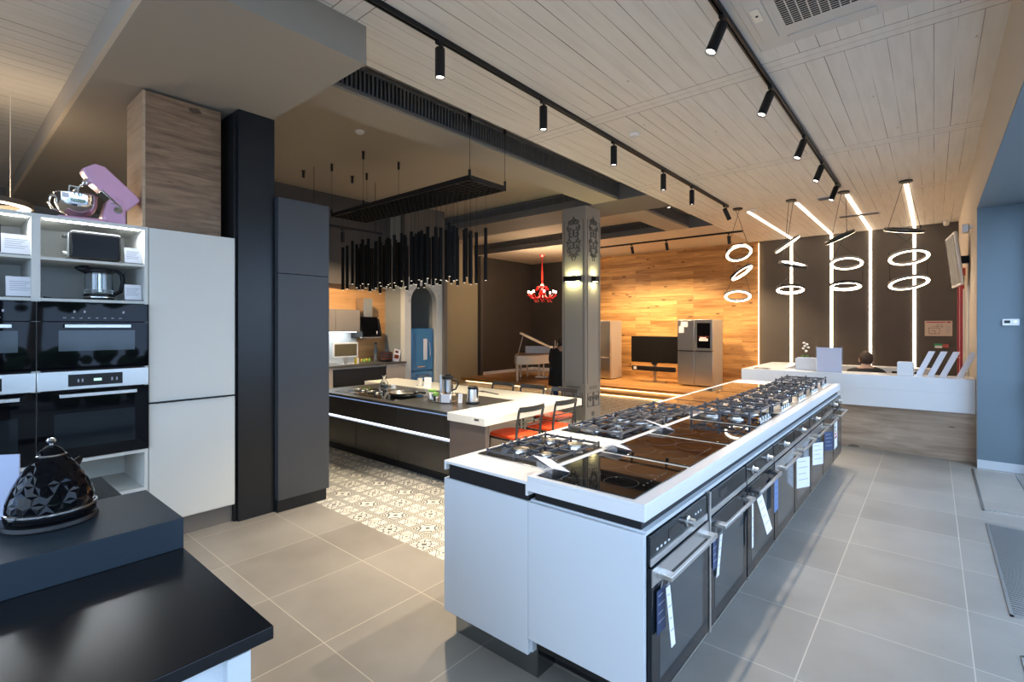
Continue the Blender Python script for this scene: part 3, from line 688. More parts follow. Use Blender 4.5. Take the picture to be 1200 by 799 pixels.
for k,(x,y,c) in enumerate(((-1.79,2.63,'pink'),(-1.72,2.63,'green'),(-1.60,2.615,'yellow'))):
    pass
# ================================================================= FOREGROUND COUNTER (black)
FX1=-1.075; FY=.48
r=thing('base_cabinet','white base cabinet with dark handle strip under the black worktop, bottom left','cabinet',(0,0,0))
MB().box(-2.55,-1.115,-2.0,FY-.04,.1,.86).build('body','white',r)
for k in range(3):
    a=FY-.09-.62*k; b=a-.61
    d=MB().box(-1.115,-1.095,b,a,.12,.80).build('drawer_front','white',r,bev=.002)
    MB().box(-1.10,-1.078,b+.02,a-.15,.806,.822).box(-1.115,-1.10,b+.02,a-.15,.80,.815).build('handle_strip','black',d)
MB().box(-1.115,-1.093,FY-.085,FY-.04,.12,.86).build('corner_panel','white',r)
MB().box(-2.5,-1.16,-2.0,FY-.09,0,.1).build('plinth','black',r)
tag(B(-2.70,FX1,-2.05,FY,.872,.90).build('worktop','blackmatt',bev=.002),'black matt worktop in the bottom left corner of the picture','worktop')
tag(B(-2.03,-1.65,-2.05,FY,.90,.987).build('raised_counter','bluegray',bev=.002),'dark slate raised shelf block standing on the black worktop','shelf block')
# faceted kettle
def faceted_kettle(loc):
    t=thing('faceted_kettle','shiny black faceted cone kettle with chrome bands on the raised slate shelf','kettle',loc,.3)
    R=.098
    MB().lathe([(R+.003,0),(R+.006,.006),(R+.004,.016),(R-.004,.018)],n=40).build('power_base','black',t)
    MB().lathe([(R-.008,.018),(R,.024),(R+.001,.036),(R-.002,.040)],n=40).build('lower_shell','blackgloss',t)
    MB().lathe([(R,.040),(R+.003,.042),(R+.003,.046),(R,.048)],n=40).build('chrome_band','chrome',t)
    prof=[(R-.001,.048),(R-.004,.072),(R-.012,.097),(R-.023,.122),(R-.037,.147),(R-.053,.170),(R-.067,.188)]
    n=18; vs=[];fs=[]
    for j,(r_,z) in enumerate(prof):
        for i in range(n):
            a=2*PI*(i+.5*(j%2))/n; vs.append((r_*math.cos(a),r_*math.sin(a),z))
    for j in range(len(prof)-1):
        for i in range(n):
            i1=(i+1)%n
            if j%2==0: fs+=[(j*n+i,j*n+i1,(j+1)*n+i),(j*n+i1,(j+1)*n+i1,(j+1)*n+i)]
            else: fs+=[(j*n+i,(j+1)*n+i1,(j+1)*n+i),(j*n+i,j*n+i1,(j+1)*n+i1)]
    # pyramid every facet outwards a little for the diamond relief
    o=MB(); 
    for f in fs:
        a,b,c=[Vector(vs[k]) for k in f]; m=(a+b+c)/3; nn=(b-a).cross(c-a).normalized()
        if nn.dot(Vector((m.x,m.y,.0)))<0: nn=-nn
        m=m+nn*.0012; o.add([a,b,c,m],[(0,1,3),(1,2,3),(2,0,3)])
    o.build('faceted_body','blackgloss',t,smooth=0)
    MB().lathe([(.032,.186),(.034,.189),(.030,.192)],n=32).build('upper_chrome_band','chrome',t)
    MB().lathe([(.031,.190),(.024,.203),(.012,.214),(.001,.217)],n=24).build('lid','blackgloss',t)
    MB().lathe([(.004,.215),(.004,.221),(.009,.225),(.011,.230),(.008,.236),(.001,.237)],n=18).build('lid_knob','chrome',t)
    MB().tube([(-.07,.0,.135),(-.10,.0,.14),(-.125,.0,.12),(-.13,.0,.08),(-.09,.0,.05)],[.008,.009,.010,.010,.009],10).build('handle','black',t)
    MB().tube([(-.02,.055,.135),(-.03,.078,.150),(-.034,.088,.158)],[.014,.010,.006],10).build('spout','blackgloss',t)
faceted_kettle((-1.905,.228,.987))
tag(MB().tube([(-1.93,.14,.990),(-1.87,.02,.990),(-1.80,-.10,.990),(-1.85,-.3,.990)],.003,6).build('power_cord','black'),'thin black cord trailing from the faceted kettle','cord')
t=thing('information_sheet','pale blue-grey upright information card at the left edge beside the faceted kettle','card',(-2.13,.10,.90),.9)
MB().box(-.10,.10,-.002,.002,0,.26).build('card',P('lilac_card',(.42,.45,.58),.5),t); MB().box(-.11,.11,-.03,.03,0,.006).build('foot','acrylic',t)
# ================================================================= LEFT APPLIANCE WALL
LX=-4.17; D=.56
def shelfunit(y0,y1,label):
    t=thing('open_shelf_cabinet',label,'cabinet',(LX,y0,0),group='oven housing cabinets'); W=y1-y0; s=.02
    MB().box(-D,0,0,s,.1,2.228).build('side_panel','cabwhite',t); MB().box(-D,0,W-s,W,.1,2.228).build('side_panel','cabwhite',t)
    MB().box(-D,0,s,W-s,2.208,2.228).build('top_panel','cabwhite',t)
    MB().box(-D,-D+.01,s,W-s,.1,2.208).build('back_panel','cabwhite',t)
    MB().box(-D+.01,-.004,s,W-s,1.95,1.966).build('shelf','cabwhite',t)
    MB().box(-D+.01,0,s,W-s,1.694,1.712).build('shelf','cabwhite',t)
    MB().box(-D+.01,0,s,W-s,.668,.690).build('shelf','cabwhite',t)
    MB().box(-D+.01,0,s,W-s,.40,.424).build('shelf','cabwhite',t)
    d=MB().box(-.02,0,.004,W-.004,.12,.398).build('drawer','cabwhite',t,bev=.002); MB().box(-.003,.014,.1,W-.06,.386,.396).build('handle','black',d)
    MB().box(-D,-.05,0,W,0,.1).build('plinth','greylam',t)
    MB().box(-.05,-.03,.04,W-.04,2.202,2.2075).build('led_strip','shelfled',t)
    ld=bpy.data.lights.new('shelf_lamp','AREA'); ld.shape='RECTANGLE'; ld.size=.05; ld.size_y=W-.1; ld.energy=2.6; ld.color=(.9,.96,1); lo=bpy.data.objects.new('shelf_lamp',ld); C.objects.link(lo); lo.parent=t; lo.location=(-.12,W/2,2.195); lo.rotation_euler=(0,-.2,0)
    return t
M['shelfled']=emat('shelf_led',(.86,.93,1),22)
shelfunit(.430,.997,'white open shelf cabinet beside the tall white fridge doors')
shelfunit(-.137,.430,'white open shelf cabinet cut by the left picture edge')
shelfunit(-.704,-.137,'white open shelf cabinet further left, outside the frame edge')
def wall_oven(label,y0,z0,z1,kind,grp='ovens in the left wall'):
    W=.567; h=z1-z0
    t=thing('wall_oven',label,'oven',(LX,y0,z0),group=grp)
    MB().box(-.45,0,.022,W-.022,.0,h).build('housing','black',t)
    if kind=='compact':
        MB().box(0,.02,.002,W-.002,h-.125,h-.004).build('control_panel','blackgloss',t,bev=.002)
        d=MB().box(0,.022,.002,W-.002,.004,h-.128).build('door','blackgloss',t,bev=.002)
        MB().box(.022,.0228,.10,W-.08,.12,.25).build('window','ovenwin',d)
        MB().box(.045,.058,.125,W-.108,h-.165,h-.143).build('handle','steel',t,bev=.002)
        for y in (.14,W-.125): MB().box(.02,.05,y-.006,y+.006,h-.162,h-.146).build('handle_bracket','steel',t)
        pm=MB(); [pm.box(.020,.0206,.17+.05*k,.18+.05*k,h-.07,h-.055) for k in (0,1,5)]; [pm.box(.020,.0206,.12+.04*k,.135+.04*k,h-.105,h-.10) for k in range(8)]; pm.build('panel_marks','print',t)
    else:
        MB().box(0,.02,.002,W-.002,h-.12,h-.002).build('control_panel','steel',t,bev=.002)
        q=MB().box(.02,.022,.145,.42,h-.10,h-.025).build('display','screen',t)
        MB().box(.0215,.0225,.27,.31,h-.072,h-.056).build('clock_digits',emat('clock_green',(.5,1,.85),1.2),q)
        pm=MB(); [pm.box(.022,.0226,a,a+.008,h-.075,h-.055) for a in (.19,.21,.36,.385)]; pm.build('touch_marks','print',q)
        d=MB().box(0,.022,.002,W-.002,.004,h-.124).build('door','blackgloss',t,bev=.002)
        MB().box(.022,.0226,.08,W-.08,.08,.30).build('window','ovenglass',d)
        MB().box(.045,.058,.10,W-.075,h-.165,h-.143).build('handle','steel',t,bev=.002)
        for y in (.115,W-.09): MB().box(.02,.05,y-.006,y+.006,h-.162,h-.146).build('handle_bracket','steel',t)
    return t
for (y0,w) in ((.430,'beside the tall white fridge doors'),(-.137,'at the left picture edge'),(-.704,'beyond the left picture edge')):
    wall_oven('compact black oven above another, '+w,y0,1.262,1.694,'compact'); wall_oven('full-size oven with steel control panel below the compact one, '+w,y0,.690,1.258,'full')
t=thing('tall_fridge_cabinet','tall white integrated fridge cabinet with dark finger handle','cabinet',(LX,1.0,0))
MB().box(-D,-.02,0.0,.562,.14,2.226).build('body','cabwhite',t)
MB().box(-.02,0,.002,.560,1.006,2.226).build('door','cabwhite',t,bev=.002); MB().box(-.02,0,.002,.560,.15,.994).build('door','cabwhite',t,bev=.002)
MB().box(-.018,-.008,.002,.562,.992,1.008).build('gap_shadow_strip','dark',t); MB().box(-.004,.02,.04,.50,.996,1.003).build('handle','black',t)
MB().box(-D,-.06,0,.562,0,.14).build('plinth','greylam',t)
t=thing('oak_box_cupboard','weathered oak box above the tall white cabinet, reaching the soffit','cupboard',(-4.30,1.0,2.228))
MB().box(-.43,0,0.012,.505,0,1.0).build('front_box','greyoak',t); MB().box(-.43,-.001,-.004,.012,0,1.0).build('side_panel','greyoak_lit',t)
struct('wall_black_column',MB().box(-4.62,LX,1.585,1.868,0,3.25),'columnblack',bev=.003)
tag(B(-4.6,LX-.03,1.563,1.584,.0,3.2).build('filler_panel','black'),'narrow black filler strip between fridge cabinet and black column','panel')
t=thing('tall_grey_cabinet','tall charcoal cabinet panel right of the black column','cabinet',(-4.11,1.87,0))
MB().box(-.50,-.0,0,.452,.1,1.975).build('lower_door','charcoal',t,bev=.002); MB().box(-.50,-.0,0,.452,1.979,2.605).build('upper_door','charcoal',t,bev=.002)
MB().box(-.50,-.01,0,.43,0,.1).build('plinth','black',t)
# ---- items on shelves
def toaster(label,y,z,L=.27):
    t=thing('toaster',label,'toaster',(LX-.19,y,z),group='toasters on the upper shelf')
    MB().box(-.09,.09,0,L,.012,.20).build('body',P('toaster_black',(.006,.006,.007),.18,spec=.2),t,bev=.018,seg=3)
    MB().box(-.07,.07,.03,L-.03,.199,.202).build('slot_surround','steel',t); MB().box(-.045,-.02,.04,L-.04,.2,.204).box(.02,.045,.04,L-.04,.2,.204).build('slots','dark',t)
    MB().box(-.065,.065,-.004,.003,.03,.185).build('end_plate',P('toaster_grey',(.17,.18,.19),.35),t,bev=.002)
    MB().box(-.004,.004,-.006,-.003,.07,.16).build('lever_slot','dark',t)
    MB().box(-.02,.02,-.025,-.004,.155,.172).build('lever','black',t,bev=.003); MB().lathe([(.012,0),(.012,-.02),(.001,-.02)],(0,-.004,.055),n=14,axis='y').build('dial','steel',t)
    for (a,b) in ((-.06,.03),(.06,.03),(-.06,L-.03),(.06,L-.03)): MB().cyl((a,b,0),(a,b,.014),.012,n=10).build('foot','black',t)
toaster('black long slot toaster on the upper shelf above the glass kettle',.60,1.966)
toaster('black toaster cut by the left edge on the upper shelf',.02,1.966,.27)
def shelfcard(label,y,z,w=.095,h=.115):
    t=thing('price_card',label,'card',(LX-.055,y,z),group='price cards on the shelves')
    mb=MB().box(-.001,.001,-w/2,w/2,.008,h); mb.xf(Matrix.Rotation(-.12,4,'Y')); o=mb.build('card','paper',t)
    p=MB(); [p.box(.0012,.0018,-w*.38,w*(.38-.1*(i%3)),h*(.75-.1*i),h*(.75-.1*i)+.003) for i in range(5)]; p.xf(Matrix.Rotation(-.12,4,'Y')); p.build('printed_lines','print',o)
    MB().box(-.02,.025,-w/2-.003,w/2+.003,0,.009).build('stand','grille',t,bev=.001)
shelfcard('white price card right of the toaster, upper shelf',.925,1.966); shelfcard('white price card right of the glass kettle, lower shelf',.925,1.712)
shelfcard('white price card beside the cut-off toaster, upper left shelf',.35,1.966,.13,.13); shelfcard('white price card on the lower left shelf',.37,1.712,.13,.13)
t=thing('glass_kettle','glass kettle with black lid, handle and base on the lower shelf','kettle',(LX-.17,.76,1.712))
MB().lathe([(.082,0),(.085,.008),(.084,.04),(.078,.046)],n=28).build('base','black',t); MB().lathe([(.085,.018),(.086,.022),(.085,.026)],n=28).build('base_ring','chrome',t)
MB().lathe([(.076,.046),(.078,.07),(.074,.19),(.072,.19),(.072,.075),(.001,.07)],n=28,caps=False).build('glass_jug','glass',t)
MB().lathe([(.074,.186),(.08,.192),(.078,.21),(.05,.222),(.001,.225)],n=28).build('lid','black',t)
MB().tube([(0,-.06,.205),(0,-.10,.213),(0,-.125,.216)],[.03,.02,.008],10).build('spout','black',t)
MB().tube([(0,.06,.21),(0,.10,.208),(0,.125,.185),(0,.13,.13),(0,.118,.07),(0,.08,.045)],[.012,.012,.013,.013,.013,.012],12).build('handle','black',t)
MB().cyl((0.02,0,.06),(0.02,0,.18),.012,n=16).build('filter_tube','steel',t)
tag(MB().tube([(LX-.06,.47,1.718),(LX-.08,.52,1.716),(LX-.05,.60,1.716),(LX-.1,.66,1.716)],[.007,.004,.003,.003],8).build('power_cord','black'),'black cord lying on the lower shelf left of the glass kettle','cord')
t=thing('kettle','black kettle cut by the left edge on the lower shelf','kettle',(LX-.2,.12,1.712))
MB().lathe([(.08,0),(.085,.01),(.08,.1),(.06,.2),(.001,.21)],n=24).build('body','black',t); MB().tube([(0,.06,.19),(0,.13,.17),(0,.13,.08),(0,.08,.04)],.011,10).build('handle','black',t)
# small things in the niche under the ovens
# pink stand mixer with raised head
t=thing('stand_mixer','pink stand mixer with raised head and steel bowl on top of the shelves','stand mixer',(LX-.22,.745,2.228),0)
bs=MB().prism([(-.20,-.0),(-.21,.02),(-.19,.032),(.05,.040),(.05,0)],-.095,.095,'x'); bs.build('base','pink',t,bev=.012,seg=3)
MB().prism([(.045,0),(.165,0),(.165,.12),(.155,.19),(.10,.215),(.055,.17),(.03,.06)],-.065,.065,'x').build('column','pink',t,bev=.02,seg=3)
hd=MB(); hp=[(-.18,-.03),(-.165,.055),(-.12,.085),(.15,.085),(.165,.07),(.165,-.045),(.10,-.058),(-.10,-.055)]
hd.prism(hp,-.062,.062,'x'); ang=math.radians(-43)
q=Matrix.Translation((0,.075,.262))@Matrix.Rotation(ang,4,'X'); hd.xf(q); hd.build('motor_head','pink',t,bev=.014,seg=3)
bd=MB().box(-.066,.066,-.02,.13,-.058,-.044); bd.xf(q); bd.build('trim_band','chrome',t,bev=.003)
MB().lathe([(.026,0),(.024,.008),(.001,.009)],(.066,.115,.115),n=20,axis='x').build('badge','chrome',t)
MB().box(.062,.072,.075,.11,.155,.162).build('lock_lever','chrome',t,bev=.002)
hb=MB().lathe([(.022,-.05),(.022,-.075),(.012,-.085),(.008,-.10)],(0,-.105,0),n=16); hb.xf(q); hb.build('attachment_hub','chrome',t)
bt=MB().tube([(0,-.105,-.095),(0,-.105,-.12),(0,-.14,-.15),(0,-.11,-.19),(0,-.075,-.16),(0,-.105,-.125)],.006,8).tube([(.03,-.105,-.15),(-.03,-.105,-.15)],.006,8); bt.xf(q); bt.build('flat_beater','cream',t)
fr=MB().lathe([(.022,0),(.026,.01),(.001,.012)],(0,-.0,0),n=16,axis='y'); fr.xf(q@Matrix.Translation((0,-.165,0))@Matrix.Rotation(PI,4,'Z')); fr.build('front_cap','chrome',t)
MB().lathe([(.04,.034),(.045,.045),(.085,.07),(.108,.12),(.112,.185),(.116,.188),(.113,.192),(.108,.188),(.104,.12),(.08,.075),(.001,.05)],(0,-.095,0),n=32,caps=False).build('mixing_bowl','chrome',t)
MB().tube([(0,-.195,.17),(0,-.225,.165),(0,-.235,.12),(0,-.215,.08),(0,-.18,.075)],.007,10).build('bowl_handle','chrome',t)
MB().box(.090,.098,-.18,-.11,.148,.18).build('bowl_label','paper',t)
# ring lamp far left
t=thing('ring_pendant_lamp','flat dark ring pendant glowing underneath, at the left edge above the shelves','pendant lamp',(-5.55,.27,2.47))
MB().lathe([(.20,0),(.29,0),(.29,.04),(.20,.04),(.20,0)],n=48,caps=False).build('ring','greylam',t); MB().lathe([(.215,-.002),(.275,-.002)],n=48,caps=False).build('light_panel','led',t)
for k in range(3):
    a=2*PI*k/3+.3; MB().cyl((.25*math.cos(a),.25*math.sin(a),.04),(.25*math.cos(a),.25*math.sin(a),.97),.003,n=6).build('cable','cream',t)

ld=bpy.data.lights.new('ring_lamp','POINT'); ld.energy=24; ld.color=(1,.76,.50); ld.shadow_soft_size=.2; lo=bpy.data.objects.new('ring_lamp',ld); C.objects.link(lo); lo.parent=t; lo.location=(0,0,-.12)
# ================================================================= CENTRAL ISLAND WITH DINING TOP
TZ=.715
t=thing('drawer_island','dark glossy drawer island with glowing grip lines under the cream worktop','kitchen island',(0,0,0))
MB().box(-5.95,-3.55,3.30,4.25,.11,.64).build('body','blacklaq',t)
xs=[-5.95,-5.15,-4.35,-3.545]
for i in range(3):
    MB().box(xs[i]+.002,xs[i+1]-.002,3.245,3.295,.455,.668).build('drawer_front','blacklaq',t,bev=.002)
    MB().box(xs[i]+.002,xs[i+1]-.002,3.245,3.295,.112,.425).build('drawer_front','blacklaq',t,bev=.002)
MB().box(-5.95,-3.545,3.275,3.285,.428,.452).build('led_grip','ledwhite',t)
MB().box(-5.95,-3.545,3.247,3.25,.430,.437).build('grip_edge','steel',t)
MB().box(-5.95,-3.545,3.270,3.280,.672,.690).build('led_grip','ledblue',t) if 'ledblue' in M else None
M['ledblue']=emat('led_blue',(.30,.48,.85),1.1)
MB().box(-5.95,-3.545,3.262,3.272,.676,.688).build('led_grip','ledblue',t)
MB().box(-5.95,-3.545,3.235,3.262,.670,.676).box(-5.95,-3.545,3.245,3.262,.682,.686).build('grip_edge','steel',t)
MB().box(-5.9,-3.6,3.33,4.2,0,.11).build('plinth','black',t)
MB().box(-3.55,-3.535,3.30,4.25,0,.64).build('end_panel','taupe',t)
MB().box(-3.54,-3.07,3.245,3.30,.0,.64).build('leg_panel',P('bronze_panel',(.13,.10,.085),.2,coat=.4),t)
tp=MB().prism([(-6.1,3.225),(-3.545,3.225),(-3.545,4.24),(-6.1,4.24)],.69,TZ,'z')
tp.build('cooking_top',P('dark_stone_top',(.055,.052,.048),.3,var=.15,bscale=200),t)
t=thing('worktop','long cream dining worktop wrapped around the dark cooking top','worktop',(0,0,0))
MB().prism([(-3.541,3.215),(-3.05,3.215),(-3.05,4.82),(-6.5,4.82),(-6.5,4.245),(-3.541,4.245)],.642,TZ+.002,'z').build('slab','cream',t,bev=.003)
MB().box(-3.18,-3.12,3.2135,3.2145,.682,.70).build('maker_plate','steel',t)
# things on the island
def lid_jar(label,x,y,r,h,lid):
    t=thing('glass_jar',label,'jar',(x,y,TZ),group='glass jars with green lids')
    MB().lathe([(r*.9,0),(r,.006),(r,h),(r*.93,h),(r*.93,.01),(.001,.008)],n=20,caps=False).build('jar_body','glass',t); MB().lathe([(r*1.04,h-.012),(r*1.05,h+.01),(r*.9,h+.016),(.001,h+.016)],n=20,caps=False).build('lid',lid,t)
lid_jar('taller glass jar with bright green lid left of the blender',-4.28,3.66,.042,.10,'green')
lid_jar('small glass jar with green lid directly beside the blender',-4.12,3.58,.032,.085,'green')
t=thing('blender','steel and white jug blender with white card on the dark cooking top','blender',(-3.985,3.63,TZ),.4)
MB().box(-.065,.065,-.065,.065,0,.105).build('base','chrome',t,bev=.012); MB().box(-.05,.05,-.071,-.066,.01,.10).build('front_card','paper',t)
MB().lathe([(.05,.105),(.055,.125),(.060,.26),(.056,.26),(.05,.13),(.001,.12)],n=24,caps=False).build('glass_jug','glass',t); MB().lathe([(.034,.12),(.036,.25),(.001,.25)],n=20).build('inner_cup','steel',t)
MB().lathe([(.061,.258),(.062,.285),(.03,.29),(.03,.305),(.001,.306)],n=24).build('lid','black',t)
MB().tube([(.055,0,.25),(.11,0,.24),(.115,0,.20),(.09,0,.15),(.055,0,.14)],.009,8).build('handle','black',t)
MB().box(-.09,-.066,-.02,.02,0,.30).build('side_column','steel',t,bev=.005)
t=thing('electric_kettle','steel electric kettle with black lid and handle on the dark cooking top','kettle',(-3.74,3.76,TZ),-.3)
MB().lathe([(.075,0),(.077,.018),(.06,.022)],n=24).build('base','black',t); MB().lathe([(.062,.022),(.064,.04),(.052,.165),(.001,.166)],n=28).build('body','steel',t)
MB().lathe([(.053,.150),(.053,.178),(.04,.186),(.001,.187)],n=28).build('lid','black',t); MB().tube([(.05,0,.17),(.10,0,.172),(.105,0,.15),(.10,0,.07)],[.010,.011,.011,.007],8).build('handle','black',t); MB().tube([(-.045,0,.15),(-.07,0,.168)],[.018,.009],8).build('spout','steel',t)
def tent(label,x,y,z,w=.06,h=.11,rz=0,g='small cards on the cream island'):
    t=thing('price_card',label,'card',(x,y,z),rz,g); mb=MB().box(-w/2,w/2,-.001,.001,0,h); mb.xf(Matrix.Rotation(-.3,4,'X')); o=mb.build('card','paper',t)
    p=MB(); [p.box(-w*.35,w*.3,-.0018,-.001,h*(.8-.15*i),h*(.8-.15*i)+.002) for i in range(4)]; p.xf(Matrix.Rotation(-.3,4,'X')); p.build('printed_lines','print',o); MB().box(-w/2,w/2,-.004,.03,0,.003).build('foot','acrylic',t)
tent('leaning white card left of the electric kettle',-3.87,3.70,TZ,.045,.10,.7)
tent('white card on the far cream edge in front of the blue fridge',-5.15,4.32,TZ+.002,.10,.14,.6)
t=thing('carafe','clear glass carafe with narrow neck on the dark cooking top','carafe',(-5.55,3.92,TZ)); MB().lathe([(.06,0),(.062,.02),(.055,.07),(.022,.115),(.02,.15),(.028,.175),(.026,.175),(.017,.15),(.018,.115),(.05,.068),(.055,.02),(.001,.008)],n=24,caps=False).build('glass_body','glass',t); MB().lathe([(.05,.012),(.05,.05),(.001,.05)],n=20).build('ice_filling',P('white_fill',(.8,.8,.75),.4),t)
for k,(x,y,l,c) in enumerate(((-5.43,3.98,'small white cup right of the glass carafe','whitegloss'),(-5.42,4.42,'cream candle cup behind the steel pan','cream'))):
    t=thing('cup',l,'cup',(x,y,TZ+.001 if k==0 else TZ+.002),group='small cups on the island'); MB().lathe([(.028,0),(.036,.05 if k==0 else .10),(.033,.05 if k==0 else .10),(.026,.006),(.001,.005)],n=20,caps=False).build('bowl',c,t)
    MB().lathe([(.05,0),(.06,.006),(.001,.004)],n=20,caps=False).build('saucer','whitegloss',t)
t=thing('frying_pan','low polished steel pan on the island hob','pan',(-4.75,3.62,TZ+.006),.2); MB().lathe([(.001,.002),(.12,.002),(.16,.012),(.175,.045),(.170,.045),(.155,.016),(.115,.008),(.001,.008)],n=36,caps=False).build('pan_body','steel',t); MB().tube([(.17,0,.04),(.24,0,.055),(.33,0,.055)],[.01,.009,.011],8).build('handle','black',t)
t=thing('kitchen_knife','dark handled knife lying on the dark cooking top','knife',(-4.45,3.86,TZ),.2); MB().prism([(0,-.012),(.14,-.008),(.16,.0),(0,.012)],.002,.005,'z').build('blade','steel',t); MB().box(-.10,0,-.010,.010,0,.014).build('handle','black',t,bev=.003)
t=thing('island_hob','induction and gas hob with steel pan supports set in the dark cooking top','hob',(-5.15,3.58,TZ))
MB().box(-.62,.62,-.24,.24,0,.005).build('glass_plate','hobglass',t,bev=.002)
for x in (-.42,-.12): 
    o=MB().tube([(x+.09*math.cos(k*PI/10),.09*math.sin(k*PI/10),.012) for k in range(20)],.005,6,closed=True); [o.box(x-.10,x+.10,yy-.004,yy+.004,.005,.018) for yy in (-.05,.05)]; o.build('pan_support','steel',t)
tag(MB().tube([(-4.02,3.66,TZ+.004),(-4.2,3.75,TZ+.003),(-4.35,3.7,TZ+.003)],.003,6).build('power_cord','black'),'thin cord between the jars and the blender','cord')
t=thing('wooden_spoon_rest','dark long-handled spatula lying behind the blender','spatula',(-4.25,4.50,TZ+.002),-.25,None); MB().box(0,.28,-.008,.008,0,.01).build('handle','black',t,bev=.003); MB().box(-.12,0,-.03,.03,0,.006).build('head','black',t,bev=.002)
# ---- chairs
def make_chair(label,loc,rz,group):
    # faces +Y locally (sitter looks +Y), back at -Y ; seat .49 high
    t=thing('dining_chair',label,'chair',loc,rz,group); s=.185
    pts=[(-s,-.17),(-s*.9,.16),(-.10,.20),(.10,.20),(s*.9,.16),(s,-.17),(.10,-.195),(-.10,-.195)]
    MB().prism(pts,.465,.498,'z').build('seat','orange',t,bev=.012,seg=3)
    for sx in (-1,1):
        MB().tube([(sx*.165,.155,.47),(sx*.18,.175,0)],.010,8).build('front_leg','chairmetal',t)
        MB().tube([(sx*.185,-.215,0),(sx*.180,-.19,.47),(sx*.183,-.205,.62),(sx*.188,-.235,.765)],[.012,.013,.012,.012],8).build('back_leg','chairmetal',t)
    MB().tube([(-.17,-.17,.455),(.17,-.17,.455),(.165,.155,.455),(-.165,.155,.455)],.009,6,closed=True).build('seat_frame','chairmetal',t)
    mb=MB(); n=8; v=[];f=[]
    for k in range(n+1):
        x=-.188+.376*k/n; b=.035*(1-(2*k/n-1)**2)
        v+= [(x,-.235-b-.006,.735),(x,-.235-b+.006,.735),(x,-.238-b+.006,.785),(x,-.238-b-.006,.785)]
    for k in range(n): 
        a=4*k; f+=[(a,a+1,a+5,a+4),(a+1,a+2,a+6,a+5),(a+2,a+3,a+7,a+6),(a+3,a,a+4,a+7)]
    f+=[(0,1,2,3),(4*n,4*n+1,4*n+2,4*n+3)]; mb.add(v,f); mb.build('top_rail','chairmetal',t)
    for z in (.60,.64): MB().tube([(-.183,-.205,z),(-.1,-.232,z),(.1,-.232,z),(.183,-.205,z)],.006,6).build('back_bar','chairmetal',t)
    return t
GC='dining chairs with red seats around the cream island'
c0=make_chair('nearest red-seated metal chair at the island end, on the aisle side',(-3.16,3.74,0),PI/2,GC)
dup(c0,(-3.13,4.28,0),PI/2,'second red-seated metal chair on the aisle side, closer to the column',GC)
dup(c0,(-3.43,4.80,0),PI,'red-seated chair on the far side of the island, right beside the column',GC)
dup(c0,(-3.93,4.80,0),PI,'far side chair with only its dark back rail showing, second from the column',GC)
dup(c0,(-4.43,4.80,0),PI,'far side chair with dark back rail showing behind the kettle',GC)
# ================================================================= TUBE PENDANT
PZ=3.06
t=thing('tube_pendant_lamp','large black pendant with pierced frame and dozens of hanging tubes','pendant lamp',(-4.97,3.88,PZ))
fw,fh=1.35,.285
MB().box(-fw,fw,-fh,-fh+.02,-.02,.03).box(-fw,fw,fh-.02,fh,-.02,.03).box(-fw,-fw+.02,-fh,fh,-.02,.03).box(fw-.02,fw,-fh,fh,-.02,.03).build('frame','black',t)
mesh=MB()
nx,ny=30,7
for i in range(nx):
    for j in range(ny):
        cx=-fw+.02+(i+.5)*(2*fw-.04)/nx; cy=-fh+.02+(j+.5)*(2*fh-.04)/ny; r_=.034
        mesh.tube([(cx+r_*math.cos(k*PI/4+.39),cy+r_*math.sin(k*PI/4+.39),-.012) for k in range(8)],.008,4,closed=True)
mesh.build('pierced_panel',P('black_tube',(.006,.006,.006),.6,spec=.12),t)
for (x,y,zt) in ((-.58,-fh+.01,.71),(-.58,fh-.01,.71),(fw-.01,-fh+.01,.71),(fw-.01,fh-.01,.71),(-fw+.01,-fh+.01,.71),(-fw+.01,fh-.01,.71)):
    MB().cyl((x,y,.0),(x,y,.085),.014,n=10).build('frame_post','black',t)
    MB().cyl((x,y,.08),(x,y,zt-.02),.0022,n=6).build('suspension_cable','black',t)
    MB().cyl((x,y,zt-.10),(x,y,zt),.016,n=10).build('ceiling_fixing','black',t)
random.seed(11)
cnt=0
for j,yy in enumerate((-.2,0,.2)):
    for i in range(22):
        x=-1.19+i*.106+.036*j+random.uniform(-.006,.006); y=yy+random.uniform(-.03,.03)
        top=-.40-.03*math.sin((i+j)*2.1)-random.uniform(0,.05); L=.58+random.uniform(-.01,.01)
        tb=MB().cyl((x,y,top),(x,y,top-L),.020,n=12).build('hanging_tube',P('black_tube',(.006,.006,.006),.6,spec=.12),t)
        MB().cyl((x,y,-.01),(x,y,top),.0018,n=4).build('wire','black',tb)
        MB().cyl((x,y,top-L-.001),(x,y,top-L-.004),.010,n=12).build('lamp_tip','tip',tb); cnt+=1
for x in (-5.9,-5.2,-4.5,-4.0):
    ld=bpy.data.lights.new('pendant_lamp','SPOT'); ld.energy=34; ld.color=(1,.86,.62); ld.spot_size=2.2; ld.spot_blend=.8; ld.shadow_soft_size=.15
    lo=bpy.data.objects.new('pendant_lamp',ld); C.objects.link(lo); lo.parent=t; lo.location=(x+4.97,0,-1.08)
for (x,y) in ((-6.9,3.5),(-6.6,4.1)):
    t=thing('ceiling_fixing','small black ceiling fixing left of the tube pendant, %s'%('nearer' if y<3.8 else 'farther'),'fixing',(x,y,3.77)); MB().cyl((0,0,0),(0,0,-.10),.018,n=12).build('cap','black',t); MB().lathe([(.03,0),(.03,-.006),(.001,-.006)],n=16).build('flange','black',t)
